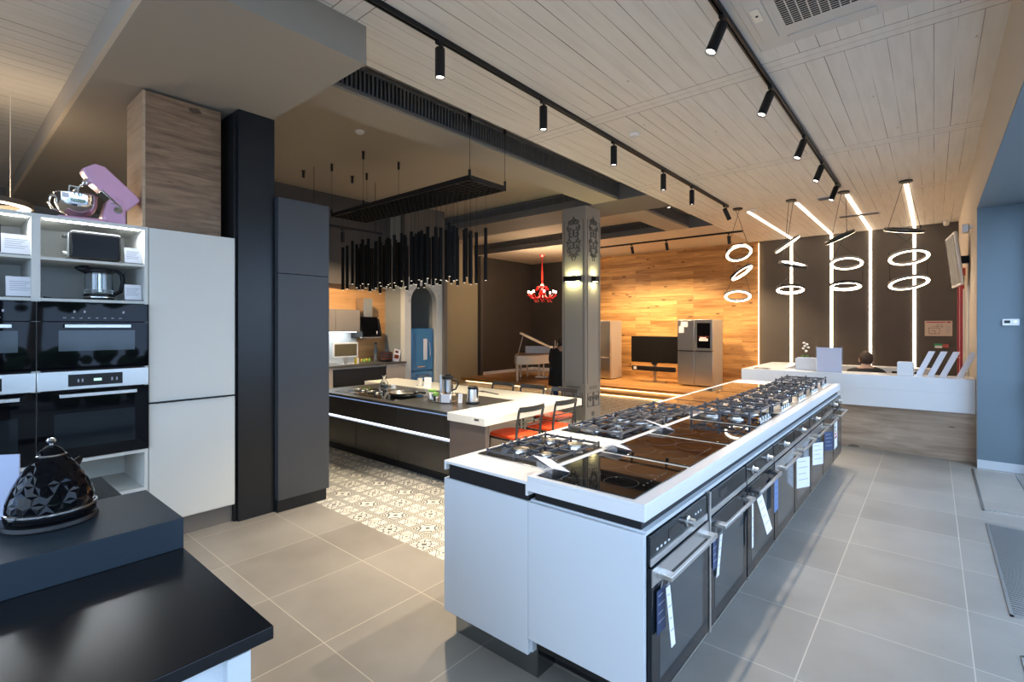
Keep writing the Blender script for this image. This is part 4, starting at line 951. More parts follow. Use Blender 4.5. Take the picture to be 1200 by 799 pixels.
# ---- sconces on the column
for (lab,x,y,ax) in (('wide black up-down wall light on the front of the ornamented column',(CX0+CX1)/2,CY0,'y'),('black up-down wall light on the aisle side of the ornamented column',CX1,(CY0+CY1)/2,'x')):
    t=thing('wall_light',lab,'wall light',(x,y,2.315),0 if ax=='y' else PI/2,'column wall lights')
    sx=.15 if ax=='y' else .06
    MB().box(-sx,sx,-.085,-.0,-.042,.042).build('housing','black',t,bev=.004); MB().box(-.04,.04,-.012,0,-.06,.06).build('bracket','black',t)
    for s_,nm in ((1,'up'),(-1,'down')):
        MB().box(-sx+.02,sx-.02,-.06,-.02,s_*.0422,s_*.044).build('light_slot','sconceled',t)
        ld=bpy.data.lights.new('sconce_lamp','AREA'); ld.shape='RECTANGLE'; ld.size=sx*1.6; ld.size_y=.04; ld.energy=2.2; ld.color=(1,.92,.42)
        lo=bpy.data.objects.new('sconce_lamp',ld); C.objects.link(lo); lo.parent=t; lo.location=(0,-.045,s_*.05); lo.rotation_euler=(0 if s_<0 else PI,0,0)
# ================================================================= KITCHEN DISPLAY (far left)
KX=-7.25
t=thing('kitchen_base_cabinets','pale base cabinet with black pan drawer front in the far kitchen display','cabinet',(0,0,0))
MB().box(-7.88,KX-.02,3.2,5.58,.1,.87).build('body','taupe',t)
for (a,b) in ((3.2,3.75),(3.755,4.16),(5.17,5.575)): MB().box(KX-.02,KX,a,b,.11,.868).build('door','taupe',t,bev=.002)
MB().box(KX-.02,KX+.004,4.165,5.165,.56,.84).build('drawer_front','black',t,bev=.002); MB().box(KX-.02,KX,4.165,5.165,.11,.54).build('drawer_front','black',t)
MB().box(-7.8,KX-.06,3.2,5.58,0,.1).build('plinth','black',t)
for k,(a,b) in enumerate(((4.28,4.68),(4.74,5.12))):
    o=thing('oven_shelf_display','dark open compartment with a self-glowing dish in the far kitchen, %s'%('left one' if k==0 else 'right one'),'oven',(KX+.006,a,.18),group='compartments with a glowing dish in the far kitchen')
    W=b-a; MB().box(0,.03,0,W,0,.34).build('frame','blackgloss',o,bev=.003); MB().box(.03,.033,.04,W-.04,.16,.175).build('shelf_edge','steel',o)
    for q in (.3,.65): MB().lathe([(.03,.0),(.05,.02),(.001,.02)],(.04,W*q,.18),n=14).build('dish','led' if q<.4 else 'steel',o)  # first dish emits by itself, brightness put in through its material
tag(B(-7.88,KX+.02,3.2,5.59,.872,.905).build('worktop',P('dark_kitchen_top',(.09,.08,.07),.3),bev=.002),'dark worktop of the far kitchen display below the hood','worktop')
tag(B(-7.90,-7.885,3.2,4.98,.905,1.44).build('splashback',P('marble_splashback',(.46,.46,.45),.25,var=.25,bscale=30)),'pale stone splashback lit from above in the far kitchen','splashback')
t=thing('wall_cabinet','grey-brown wall cabinets over the monitor in the far kitchen','cabinet',(0,0,0)); MB().box(-7.88,-7.57,3.2,4.84,1.44,1.82).build('body','greylam',t)
for (a,b) in ((3.2,3.9),(3.905,4.38),(4.385,4.84)): MB().box(-7.57,-7.55,a,b,1.445,1.82).build('door',P('wall_cab_front',(.22,.19,.16),.4),t,bev=.002)
MB().box(-7.85,-7.6,3.3,4.8,1.432,1.438).build('led_strip',emat('undercab_led',(.85,.95,1),7),t)
t=thing('cooker_hood','slanted black glass cooker hood with steel chimney on the far oak wall','cooker hood',(-7.88,5.06,1.33))
MB().box(.0,.24,-.09,.09,.34,.70).build('chimney','steel',t,bev=.003); MB().prism([(.0,0),(.36,0.02),(.38,.06),(.30,.34),(0,.34)],-.19,.19,'y').build('body','black',t,bev=.003)
MB().prism([(.385,.045),(.40,.05),(.32,.37),(.305,.365)],-.21,.13,'y').build('glass_panel','blackgloss',t); MB().box(.3,.345,-.2,.2,.0,.02).build('lower_edge','steel',t)
MB().box(.392,.397,.07,.085,.07,.12).build('controls','paper',t)
t=thing('computer_monitor','silver framed flat monitor on a white foot in the far kitchen','monitor',(-7.5,4.53,.905)); MB().box(-.015,.015,-.23,.23,.11,.36).build('bezel','whitegloss',t,bev=.006); MB().box(.015,.017,-.205,.205,.135,.335).build('screen',P('monitor_screen',(.12,.10,.06),.2),t); MB().box(-.01,.01,-.04,.04,.01,.12).build('stem','steel',t); MB().box(-.07,.09,-.12,.12,0,.012).build('foot','whitegloss',t,bev=.004)
t=thing('steamer_pot','round dark pot with copper bands beside magazines in the far kitchen','pot',(-7.45,5.30,.905)); MB().lathe([(.10,0),(.115,.02),(.12,.12),(.115,.17),(.001,.20)],n=24).build('pot_body','black',t); 
for z in (.05,.10,.15): MB().lathe([(.119,z),(.122,z+.005),(.119,z+.01)],n=24).build('band','copper',t)
MB().lathe([(.02,.19),(.025,.215),(.001,.22)],n=12).build('lid_knob','chrome',t)
for k in range(4):
    b_=MB(); n=8
    b_.tube([(-7.42,4.78+.05*k+.02*math.sin(j*.5),.925+.05*math.sin(j*PI/7)) for j in range(8)],[.006,.015,.018,.02,.02,.018,.013,.005],8)
    tag(b_.build('banana',['yellow','green','yellow','green'][k]),'%s banana in the fruit pile on the far kitchen worktop'%['leftmost yellow','second, greenish','third, ripe yellow','rightmost greenish'][k],'banana','bananas')
for k,(y,c) in enumerate(((4.66,'yellow'),(4.70,'cream'))):
    tag(MB().lathe([(.02,0),(.022,.03),(.02,.10),(.001,.105)],(-7.4,y,.905),n=14).build('candle_jar',c),'%s slim jar beside the monitor in the far kitchen'%('yellow' if k==0 else 'cream'),'jar')
t=thing('magazine','tilted colourful magazine leaning right of the round pot','magazine',(-7.4,5.47,.905)); mb=MB().box(-.004,.004,-.07,.07,0,.22); mb.xf(Matrix.Rotation(-.25,4,'X')); mb.build('pages','paper',t); mb=MB().box(.004,.006,-.05,.05,.05,.12).box(.004,.006,-.05,.02,.15,.19); mb.xf(Matrix.Rotation(-.25,4,'X')); mb.build('cover_print','copper',t)
t=thing('salt_mill','slim grey bottle behind the round pot in the far kitchen','bottle',(-7.7,5.26,.905)); MB().lathe([(.035,0),(.04,.2),(.02,.26),(.02,.32),(.001,.32)],n=16).build('body','grille',t); MB().lathe([(.022,.31),(.022,.34),(.001,.34)],n=12).build('cap','black',t)
for (nm,lab,x,y,e) in ():
    pass
# blue retro fridge in the arch
t=thing('retro_fridge','glossy blue retro fridge with chrome handle inside the white arch','fridge',(-7.36,5.80,0))
MB().box(-.58,-.05,.0,.53,.05,1.50).build('body','blue',t,bev=.05,seg=4); MB().box(-.05,.0,.0,.53,.70,1.50).build('door','blue',t,bev=.035,seg=4); MB().box(-.05,.0,.0,.53,.06,.69).build('door','blue',t,bev=.035,seg=4)
MB().tube([(.0,.40,1.25),(.035,.40,1.22),(.03,.42,.98),(.0,.42,.95)],.009,8).build('handle','chrome',t)
MB().box(0,.004,.28,.37,.90,1.30).build('energy_label','paper',t); MB().box(0,.008,.14,.32,.765,.79).build('badge','chrome',t,bev=.003); MB().tube([(0,.12,.63),(.03,.14,.60),(.03,.38,.60),(0,.40,.63)],.008,8).build('handle','chrome',t); MB().box(.0,.006,.18,.36,.48,.52).build('badge','black',t)
for y in (.06,.47): MB().cyl((-.3,y,0),(-.3,y,.06),.02,n=10).build('foot','black',t)
# lit shelf sliver right of the arch
t=thing('lit_shelf_niche','narrow lit shelf niche with bottles between arch and olive wall','shelf',(-8.9,7.72,0)); MB().box(-.3,0,-.02,.0,0,2.2).box(-.3,0,.34,.36,0,2.2).box(-.32,-.3,-.02,.36,0,2.2).build('carcass','cream',t)
for z in (.3,.9,1.15,1.6,2.18): MB().box(-.3,0,0,.34,z,z+.02).build('shelf','oakwally' if z<1 else 'cream',t)
MB().box(-.28,-.02,.02,.32,2.165,2.178).build('led_strip','led',t)
for k,(y,z,c) in enumerate(((.08,1.17,'red'),(.18,1.17,'black'),(.27,1.17,'copper'),(.1,.92,'black'),(.22,.92,'red'))):
    q=thing('bottle','%s bottle on the narrow lit niche shelf'%['red, upper left','black, upper middle','copper, upper right','black, lower left','red, lower right'][k],'bottle',(-9.0,7.72+y,z),group='bottles in the lit niche'); MB().lathe([(.035,0),(.035,.13),(.012,.17),(.012,.21),(.001,.21)],n=14).build('bottle_body',c,q)
# ================================================================= OAK STAGE: fridges, television
SZ=.16
t=thing('bottom_freezer_fridge','tall steel fridge with freezer drawer beside the column on the oak stage','fridge',(-6.93,11.35,SZ))
MB().box(0,.60,.06,.62,.02,1.52).build('body',P('fridge_side',(.42,.37,.32),.45),t,bev=.004); MB().box(0,.60,0,.055,.58,1.52).build('door','steel',t,bev=.008); MB().box(0,.60,0,.055,.03,.57).build('door','steel',t,bev=.008); MB().box(.03,.07,-.004,0,1.2,1.26).build('display','paper',t)
for x in (.05,.55): MB().cyl((x,.3,0),(x,.3,.03),.02,n=8).build('foot','black',t)
t=thing('side_by_side_fridge','wide four-door steel fridge with black display window, right on the oak stage','fridge',(-4.56,11.35,SZ))
MB().box(0,.80,.07,.70,.03,1.53).build('body',P('fridge_side2',(.40,.36,.31),.45),t,bev=.004)
for (a,b,z0,z1) in ((0,.385,.03,.80),(.39,.80,.03,.80),(0,.385,.82,1.52)): MB().box(a,b,0,.065,z0,z1).build('door','steel',t,bev=.008)
d=MB().box(.39,.80,-.002,.065,.82,1.53).build('door','steel',t,bev=.008); MB().box(.455,.745,-.006,-.001,.88,1.45).build('glass_panel','blackgloss',d); MB().box(.50,.70,-.0075,-.006,1.04,1.10).build('lit_display','whitegloss',d); MB().box(.49,.72,-.0075,-.006,1.13,1.15).build('lit_display','copper',d); MB().box(.52,.66,-.008,-.0075,1.08,1.13).build('lit_display','paper',d)
MB().box(.02,.365,-.012,.0,.80,.82).box(.41,.78,-.012,.0,.80,.82).build('grip_recess','black',t)
MB().box(.03,.15,-.004,0,1.22,1.38).build('label_sheet','paper',t); MB().box(.08,.24,-.005,0,1.36,1.48).build('label_sheet','whitegloss',t)
for x in (.06,.74): MB().cyl((x,.3,0),(x,.3,.04),.025,n=8).build('foot','black',t)
t=thing('television','flat television on a pedestal with soundbar below, before the oak wall','television',(-5.22,11.55,SZ))
MB().box(-.61,.61,-.02,.02,.48,1.13).build('bezel','black',t,bev=.004); MB().box(-.60,.60,-.022,-.020,.49,1.12).build('screen','screen',t)
MB().box(-.035,.035,.02,.05,.02,.8).build('pole','steel',t); MB().prism([(-.32,-.1),(.32,-.1),(.26,.14),(-.26,.14)],0,.018,'z').build('stand_base','steel',t); MB().box(-.06,.06,-.03,.05,.43,.49).build('bracket','black',t)
t=thing('soundbar','dark grey soundbar mounted under the television with small white card','soundbar',(-5.22,11.48,SZ+.28)); MB().box(-.55,.55,-.04,.04,0,.115).build('body','black',t,bev=.008); MB().box(-.50,-.42,-.045,-.04,.03,.10).build('card','paper',t)
t=thing('wall_drawing','pale framed print on the oak wall behind the television','picture',(-5.6,12.46,.62)); MB().box(-.3,.3,-.01,.0,0,.35).build('frame','oakwally',t)
bpy.data.objects.remove(t.children[0]); bpy.data.objects.remove(t)
# ================================================================= PIANO
t=thing('grand_piano','cream white grand piano with raised lid on the oak platform','piano',(-7.72,10.15,.155),.62)
out=[(-.60,.55),(-.60,-.20)]+[(-.60+.10*(1-math.cos(a)),-.20-.45*math.sin(a)) for a in (.5,1,1.4)]+[(-.25,-.66),(-.02,-.55),(.15,-.25),(.35,-.05),(.60,.05),(.60,.55)]
MB().prism(out,.44,.66,'z').build('case','pianowhite',t,bev=.01)
MB().prism([(x*.92,y*.92+.02) for x,y in out],.66,.675,'z').build('soundboard','oakwally',t)
MB().box(-.62,.62,.55,.70,.46,.58).build('keybed','pianowhite',t,bev=.008)
k_=MB(); [k_.box(-.56+i*.0215,-.54+i*.0215,.56,.69,.58,.59) for i in range(52)]; k_.build('keys','whitegloss',t)
lid=MB().prism([(x,y) for x,y in out],0,.018,'z'); lid.xf(Matrix.Translation((.60,0,.68))@Matrix.Rotation(math.radians(26),4,'Y')@Matrix.Translation((-.60,0,0))); lid.build('lid','pianowhite',t,bev=.004)
MB().cyl((-.52,-.1,.66),(-.40,-.1,1.12),.012,n=8).build('lid_prop','pianowhite',t)
MB().box(-.36,.36,.30,.33,.66,.86).build('music_desk','pianowhite',t,bev=.005)
for (x,y) in ((-.52,-.42),(-.50,.58),(.50,.58)):
    MB().tube([(x,y,.44),(x,y,.30),(x,y,.03)],[.05,.035,.028],10).build('leg','pianowhite',t); MB().lathe([(.03,0),(.03,.03),(.001,.03)],(x,y,0),n=12).build('castor','chrome',t)
MB().box(-.02,.02,.35,.40,.06,.44).box(.10,.14,.35,.40,.06,.44).box(-.10,.22,.28,.42,.03,.08).build('pedal_lyre','pianowhite',t,bev=.004)
t=thing('piano_bench','cream piano bench standing behind the piano','bench',(-8.27,10.92,.155),.62); MB().box(-.38,.38,-.17,.17,.42,.48).build('seat','pianowhite',t,bev=.012)
for sx in (-1,1):
    for sy in (-1,1): MB().tube([(sx*.34,sy*.14,.42),(sx*.34,sy*.14,0)],[.022,.016],8).build('leg','pianowhite',t)
MB().box(-.34,.34,-.02,.02,.12,.15).build('stretcher','pianowhite',t)
for k in range(3):
    tag(MB().tube([(-7.18+.07*k,10.1,.82),(-7.18+.07*k,10.12,1.18-.02*k)],[.014,.008],8).lathe([(.03,.815),(.03,.83),(.012,.835)],(-7.18+.07*k,10.1,0),n=12).build('candlestick','cream'),'cream tall candle by the piano lid, %s'%['left of three','middle of three','right of three'][k],'candle','candles by the piano')
# chandelier
t=thing('chandelier','red glass chandelier with glowing candle bulbs above the piano platform','chandelier',(-7.42,9.9,2.30))
M['red2']=P('red_lacquer_tube',(.60,.03,.02),.25,coat=.3)
MB().tube([(0,0,1.02),(0,0,.25)],[.012,.024],10).build('stem','red2',t); MB().lathe([(.06,1.02),(.075,1.0),(.05,.97),(.015,.95)],n=20).build('canopy','red',t)
MB().lathe([(.015,.30),(.05,.24),(.03,.18),(.07,.10),(.09,.02),(.05,-.05),(.02,-.10),(.03,-.14),(.001,-.17)],n=20).build('centre_body','red',t)
for k in range(8):
    a=2*PI*k/8; ca,sa=math.cos(a),math.sin(a); R_=.34
    o=MB().tube([(.05*ca,.05*sa,.02),(.14*ca,.14*sa,-.07),(.26*ca,.26*sa,-.07),(R_*ca,R_*sa,.0)],.014,8).build('arm','red',t)
    MB().lathe([(.012,-.02),(.045,.0),(.04,.012),(.015,.014)],(R_*ca,R_*sa,0),n=14).build('drip_dish','red',o); MB().cyl((R_*ca,R_*sa,.012),(R_*ca,R_*sa,.06),.012,n=10).build('candle_sleeve','red2',o)
    MB().ball((R_*ca,R_*sa,.085),(.02,.02,.032),12,8).build('bulb','candle',o)
    for q in range(3): MB().ball((.2*ca+.02*q,.2*sa,-.10-.03*q),(.012,.012,.018),8,6).build('glass_drop','red',o)
    MB().tube([(.03*ca,.03*sa,.2),(.12*ca,.12*sa,.22),(.17*ca,.17*sa,.12)],.008,6).build('upper_curl','red',t)
ld=bpy.data.lights.new('chandelier_lamp','POINT'); ld.energy=70; ld.color=(1,.74,.48); ld.shadow_soft_size=.3; lo=bpy.data.objects.new('chandelier_lamp',ld); C.objects.link(lo); lo.parent=t; lo.location=(0,0,.35)
# ================================================================= RING PENDANTS
def ring(t,c,aspect,phi,bright,Rr=.20,side=1):
    # c local centre; build orientation from the viewing azimuth of the room's entrance side
    wc=Vector(t.location)+Vector(c); d=Vector((wc.x,wc.y,0)).normalized(); right=Vector((d.y,-d.x,0)); up=Vector((0,0,1))
    el=math.atan2(wc.z-H,math.hypot(wc.x,wc.y))
    toward=-(d*math.cos(el)+up*math.sin(el)); upv=(up-toward*up.dot(toward)).normalized()
    s=math.sqrt(max(0,1-aspect*aspect)); n=(-upv*math.cos(phi)*s+right*math.sin(phi)*s+toward*aspect*(1 if side>0 else -1)).normalized()
    q=(-n).to_track_quat('Z','Y').to_matrix().to_4x4(); q.translation=Vector(c)
    ri=Rr-.040; hh=.034
    body=MB().lathe([(ri+ (0 if bright!='inner' else .004),0),(Rr,0),(Rr,hh),(ri,hh),(ri+(0 if bright!='inner' else .004),0)],n=56,caps=False); body.xf(q); o=body.build('ring','black' if bright!='face' else 'greylam',t)
    led=MB()
    if bright in ('face','dark'): led.lathe([(ri+.003,-.0015),(Rr-.003,-.0015)],n=56,caps=False)
    else: led.lathe([(ri-.001,.004),(ri-.001,hh-.004)],n=56,caps=False).lathe([(ri+.004,-.0012),(Rr-.014,-.0012)],n=56,caps=False)
    led.xf(q); led.build('light_ring','led',o)
    for k in (0,1):
        p=q@Vector((Rr*.97*(1 if k else -1),0,hh))
        yield p
RL=['leftmost cluster of three glowing rings, in front of the oak wall','second ring cluster from the left with thin dark tilted rings','third ring cluster from the left, above the seated person','rightmost ring cluster with two large bright rings near the wall screen']
RD=[[(866,297,.60,.26,'face',1),(869.5,320,.25,.62,'inner',1),(864.5,347.5,.44,0,'face',1)],
    [(923,287,.07,.62,'face',1),(929,311,.14,-.25,'inner',-1),(926,340,.33,0,'inner',1)],
    [(984.5,279,.08,.42,'dark',-1),(992,309,.42,.0,'face',1),(991,336,.30,0,'inner',1)],
    [(1059,271,.08,-.17,'dark',-1),(1065,302,.42,.12,'face',1),(1065,332,.36,.16,'face',1)]]
CXY=[(-2.49,8.75),(-1.69,8.70),(-1.0,8.65),(-.285,8.55)]
for i in range(4):
    x,y=CXY[i]; t=thing('ring_pendant_lamp',RL[i],'pendant lamp',(x,y,3.5),group='ring pendants over the reception')
    MB().lathe([(.075,0),(.075,-.02),(.001,-.02)],n=24).build('canopy','black',t)
    # ring centres solved on the vertical axis of the canopy: a real hanging chain of rings
    tt=x*(-math.sin(YAW))+y*math.cos(YAW); prev=[Vector((-.03,0,-.02)),Vector((.03,0,-.02))]
    for (px,py,a_,ph,br,sd) in RD[i]:
        z=H-(py-382)/582*tt-3.5; uc=600+582*(x*math.cos(YAW)+y*math.sin(YAW))/tt; off=(px-uc)/582*tt
        c=Vector((off*math.cos(YAW),off*math.sin(YAW),z)); pts=list(ring(t,c,a_,ph,br,.205 if i<3 else .225,sd))
        for pr_ in zip(prev,pts): MB().cyl(pr_[0],pr_[1],.0035,n=6).build('cable','black',t)
        m_=MB().cyl(pts[0]*.5+pts[1]*.5 if False else pts[1],pts[1]+Vector((0,0,.05)),.007,n=6); m_.build('cable_clip','black',t)
        prev=pts
# ================================================================= LED LINES on dark wall and ceiling
LEDX=[-2.42,-1.66,-.985,-.285]
for i,x in enumerate(LEDX):
    y0=(9.12,8.95,8.88,8.75)[i]
    t=thing('led_line','%s white light line running up the dark wall and along the ceiling'%['leftmost','second from left','third from left','rightmost'][i],'led strip',(x,YB,0),group='light lines on the dark wall')
    MB().box(-.021,.021,-.012,-.001,.3,3.498).build('wall_section','ledstrip',t); MB().box(-.021,.021,y0-YB,-.001,3.490,3.499).build('ceiling_section','ledstrip',t)
# ================================================================= RECEPTION
def rp(u,v): # desk frame: u along the front (right end = 0 at wall), v depth away from camera
    a=math.radians(3.5); return (XR-.0-u*math.cos(a)+ -v*math.sin(a)*0, 7.58-u*math.sin(a)+v)
L=2.43
def poly(us): return [rp(u,v) for u,v in us]
DZ=.94
t=thing('reception_desk','white U-shaped reception counter on a grey oak base','reception desk',(0,0,0))
MB().prism(poly([(0.003,0),(L,0),(L,1.75),(.35,1.75),(.35,1.45),(L-.45,1.45),(L-.45,.42),(.003,.42)]),DZ-.165,DZ,'z').build('counter_top','stone',t,bev=.002)
MB().prism(poly([(0.003,.002),(1.95,.002),(1.95,.05),(.003,.05)]),.555,DZ-.165,'z').build('front_fascia','stone',t,bev=.001)
MB().prism([(-1.15,7.66),(XR-.003,7.63),(XR-.003,7.75),(-1.15,7.78)],0,.555,'z').build('oak_base','deskwood',t)
MB().prism([(-2.0,8.4),(-1.6,8.4),(-1.6,9.1),(-2.0,9.1)],0,DZ-.165,'z').build('rear_base','deskwood',t)
MB().prism(poly([(.40,1.50),(L-.5,1.50),(L-.5,1.55),(.40,1.55)]),0,DZ-.165,'z').build('rear_panel','deskwood',t)
def onDesk(name,label,cat,u,v,rz=0,group=None,z=DZ): 
    x,y=rp(u,v); return thing(name,label,cat,(x,y,z),rz,group)
t=onDesk('potted_orchid','small white orchid in a pot at the left of the reception counter','plant',1.93,1.60); MB().lathe([(.04,0),(.055,.075),(.05,.075),(.035,.01)],n=18).build('pot','whitegloss',t)
MB().tube([(0,0,.06),(.0,0,.16),(.02,0,.27),(.05,0,.30)],.004,6).build('stem','leaf',t); lf=MB()
for a in (0,1.3,2.6,4): lf.prism([(0,-.012),(.05,-.02),(.10,0),(.05,.02),(0,.012)],.075,.08,'z') if False else lf.ball((.035*math.cos(a),.035*math.sin(a),.10),(.03,.014,.04),8,6)
lf.build('leaves','leaf',t)
for k,(a,z) in enumerate(((.0,.28),(.03,.31),(-.02,.24),(.02,.20),(.05,.26),(-.01,.33))): MB().ball((a,0,z),(.022,.018,.018),10,6).build('blossom','whitegloss',t)
t=onDesk('table_sign','tall white upright sheet holder on the reception counter','sign',1.40,.10,-.1); MB().box(-.14,.14,-.003,.003,0,.32).build('sheet',P('lilac_sheet',(.62,.62,.72),.4),t); MB().box(-.17,.17,-.04,.04,0,.006).build('foot','acrylic',t); MB().box(-.15,-.14,-.006,.006,0,.33).box(.14,.15,-.006,.006,0,.33).build('holder','acrylic',t)
t=onDesk('document_box','low white document rack left of the tall sheet holder','box',1.67,.30,-.1); MB().box(-.14,.14,-.06,-.05,0,.16).box(-.14,.14,.05,.06,0,.16).box(-.14,-.13,-.06,.06,0,.16).box(.13,.14,-.06,.06,0,.16).box(-.14,.14,-.06,.06,0,.01).build('rack','whitegloss',t); MB().box(-.12,.12,-.04,.03,.01,.17).build('papers','paper',t)
t=onDesk('keypad','thin dark tablet lying at the left end of the reception counter','tablet',2.20,.15,-.1); MB().box(-.10,.10,-.06,.06,0,.012).build('case','steel',t,bev=.004); MB().box(-.09,.09,-.05,.05,.012,.0135).build('screen','screen',t)
t=onDesk('document_box','white upright box beside the tilted sample sheets','box',.62,.16,-.1); MB().box(-.075,.075,-.06,.06,0,.16).build('carton','whitegloss',t,bev=.004); MB().box(-.07,.07,-.055,.055,.16,.165).build('lid','paper',t)
for k in range(4):
    t=onDesk('sample_sheet','tilted white sample sheet on the reception counter, %s'%['leftmost of four','second from left','third from left','rightmost, nearest the wall'][k],'sheet',(.50,.39,.28,.13)[k],.20,-.1,'tilted sample sheets')
    mb=MB().box(-.03,.03,-.008,.008,0,.30); mb.xf(Matrix.Shear('XY',4,(.0,0)) if False else Matrix(((1,0,.42,0),(0,1,0,0),(0,0,1,0),(0,0,0,1)))); mb.build('panel','paper',t,bev=.002); MB().box(-.035,.045,-.03,.03,0,.008).build('foot','whitegloss',t)
t=onDesk('laptop','dark laptop behind the counter front next to the seated person','laptop',.62,.60,.0,z=.735); MB().box(-.15,.15,-.1,.1,0,.015).build('keyboard_base','black',t); mb=MB().box(-.15,.15,-.004,.004,0,.22); mb.xf(Matrix.Translation((0,-.1,.01))@Matrix.Rotation(.15,4,'X')); mb.build('lid','black',t); 
tag(MB().prism(poly([(.45,.43),(1.6,.43),(1.6,.80),(.45,.80)]),.70,.735,'z').box(-.3,-.26,8.28,8.32,0,.7).box(-1.15,-1.11,8.24,8.28,0,.7).box(-.3,-.26,7.95,7.99,0,.7).box(-1.15,-1.11,7.95,7.99,0,.7).build('work_desk','deskwood'),'low wooden work desk inside the reception counter','desk')
# ---- dark wall items
t=thing('evacuation_plan','framed evacuation plan with red header on the dark wall','sign',(.07,YB,1.35),0)
MB().box(-.20,.20,-.012,0,0,.29).build('board',P('plan_paper',(.62,.50,.40),.5),t); MB().box(-.18,.10,-.014,-.012,.255,.272).box(.12,.18,-.014,-.012,.25,.275).build('red_header','redpaint',t)
pl=MB(); 
for (a,b,c,d_) in ((-.14,.02,.04,.048),(-.14,.02,.15,.156),(-.14,-.135,.04,.156),(.015,.02,.04,.156),(-.05,-.045,.04,.1),(-.10,-.045,.1,.106),(-.10,.08,.18,.184),(-.02,-.015,.156,.22),(.05,.055,.16,.22),(-.02,.055,.215,.22)): pl.box(a,b,-.0135,-.012,c,d_)
pl.build('floor_plan_lines','dark',t); q=MB(); [q.box(.11,.17,-.0135,-.012,.2-.022*k,.205-.022*k) for k in range(7)]; q.build('text_lines','print',t)
t=thing('exit_sign','small green and white notice with red part below the evacuation plan','sign',(.07,YB,1.12)); MB().box(-.06,.06,-.01,0,0,.085).build('green_part',P('sign_green',(.03,.35,.15),.5),t); MB().box(-.05,.05,-.012,-.01,.0,.045).build('white_part','paper',t); MB().box(.062,.15,-.01,0,.01,.075).build('red_part',P('sign_red',(.5,.1,.08),.5),t)
t=thing('wall_screen','dark wall screen tilted on a bracket on the right wall','screen',(XR-.03,9.0,2.08),.1); mb=MB().box(-.10,-.06,-.36,.36,0,.70); mb.xf(Matrix.Rotation(-.10,4,'Y')); mb.build('casing','steel',t,bev=.01); mb=MB().box(-.104,-.10,-.33,.33,.03,.67); mb.xf(Matrix.Rotation(-.10,4,'Y')); mb.build('display','screen',t); MB().box(-.06,.06,-.03,.03,.3,.4).build('bracket','black',t)
t=thing('security_camera','small white dome camera in the corner of ceiling and dark wall','camera',(.18,12.3,3.5)); MB().lathe([(.05,0),(.05,-.03),(.001,-.03)],n=16).build('base','whitegloss',t); MB().ball((0,0,-.05),.045,14,8).build('dome','cream',t)
t=thing('wall_speaker','small grey bracket lamp on the right wall above the screen','sensor',(XR,8.15,2.72)); MB().box(-.10,-.03,-.05,.05,-.05,.05).build('head','steel',t,bev=.01); MB().box(-.04,0,-.015,.015,.0,.03).build('bracket','steel',t)
t=thing('thermostat','white thermostat with small display on the blue-grey pier','thermostat',(.62,7.40,1.58),0); MB().box(-.065,.065,-.022,0,-.035,.035).build('housing','whitegloss',t,bev=.005); MB().box(-.05,-.005,-.0235,-.022,-.01,.02).build('display','screen',t); MB().box(.02,.045,-.0235,-.022,-.005,.015).build('button','steel',t)
# red door in the right wall
d=struct('door_1',MB().box(XR-.03,XR-.004,10.35,11.35,0.02,2.2),'redpaint')
MB().box(XR-.05,XR-.002,10.25,10.35,0,2.3).box(XR-.05,XR-.002,11.35,11.45,0,2.3).box(XR-.05,XR-.002,10.25,11.45,2.2,2.3).build('door_frame','redpaint',d); MB().cyl((XR-.09,10.45,1.05),(XR-.09,10.58,1.05),.01,n=8).cyl((XR-.09,10.45,1.05),(XR-.03,10.45,1.05),.01,n=8).build('door_handle','steel',d)
struct('trim_6',MB().box(XR-.02,XR-.002,8.9,8.98,0,2.1).box(XR-.02,XR-.002,10.1,10.18,0,2.1),'cream')
t=thing('alarm_beacon','small red wall beacon above the red door','alarm',(XR,10.0,2.35)); MB().lathe([(.06,0),(.06,-.03),(.001,-.03)],n=16,axis='x').build('base','redpaint',t); MB().lathe([(.05,-.03),(.045,-.07),(.001,-.09)],n=16,axis='x').build('lens','red',t)
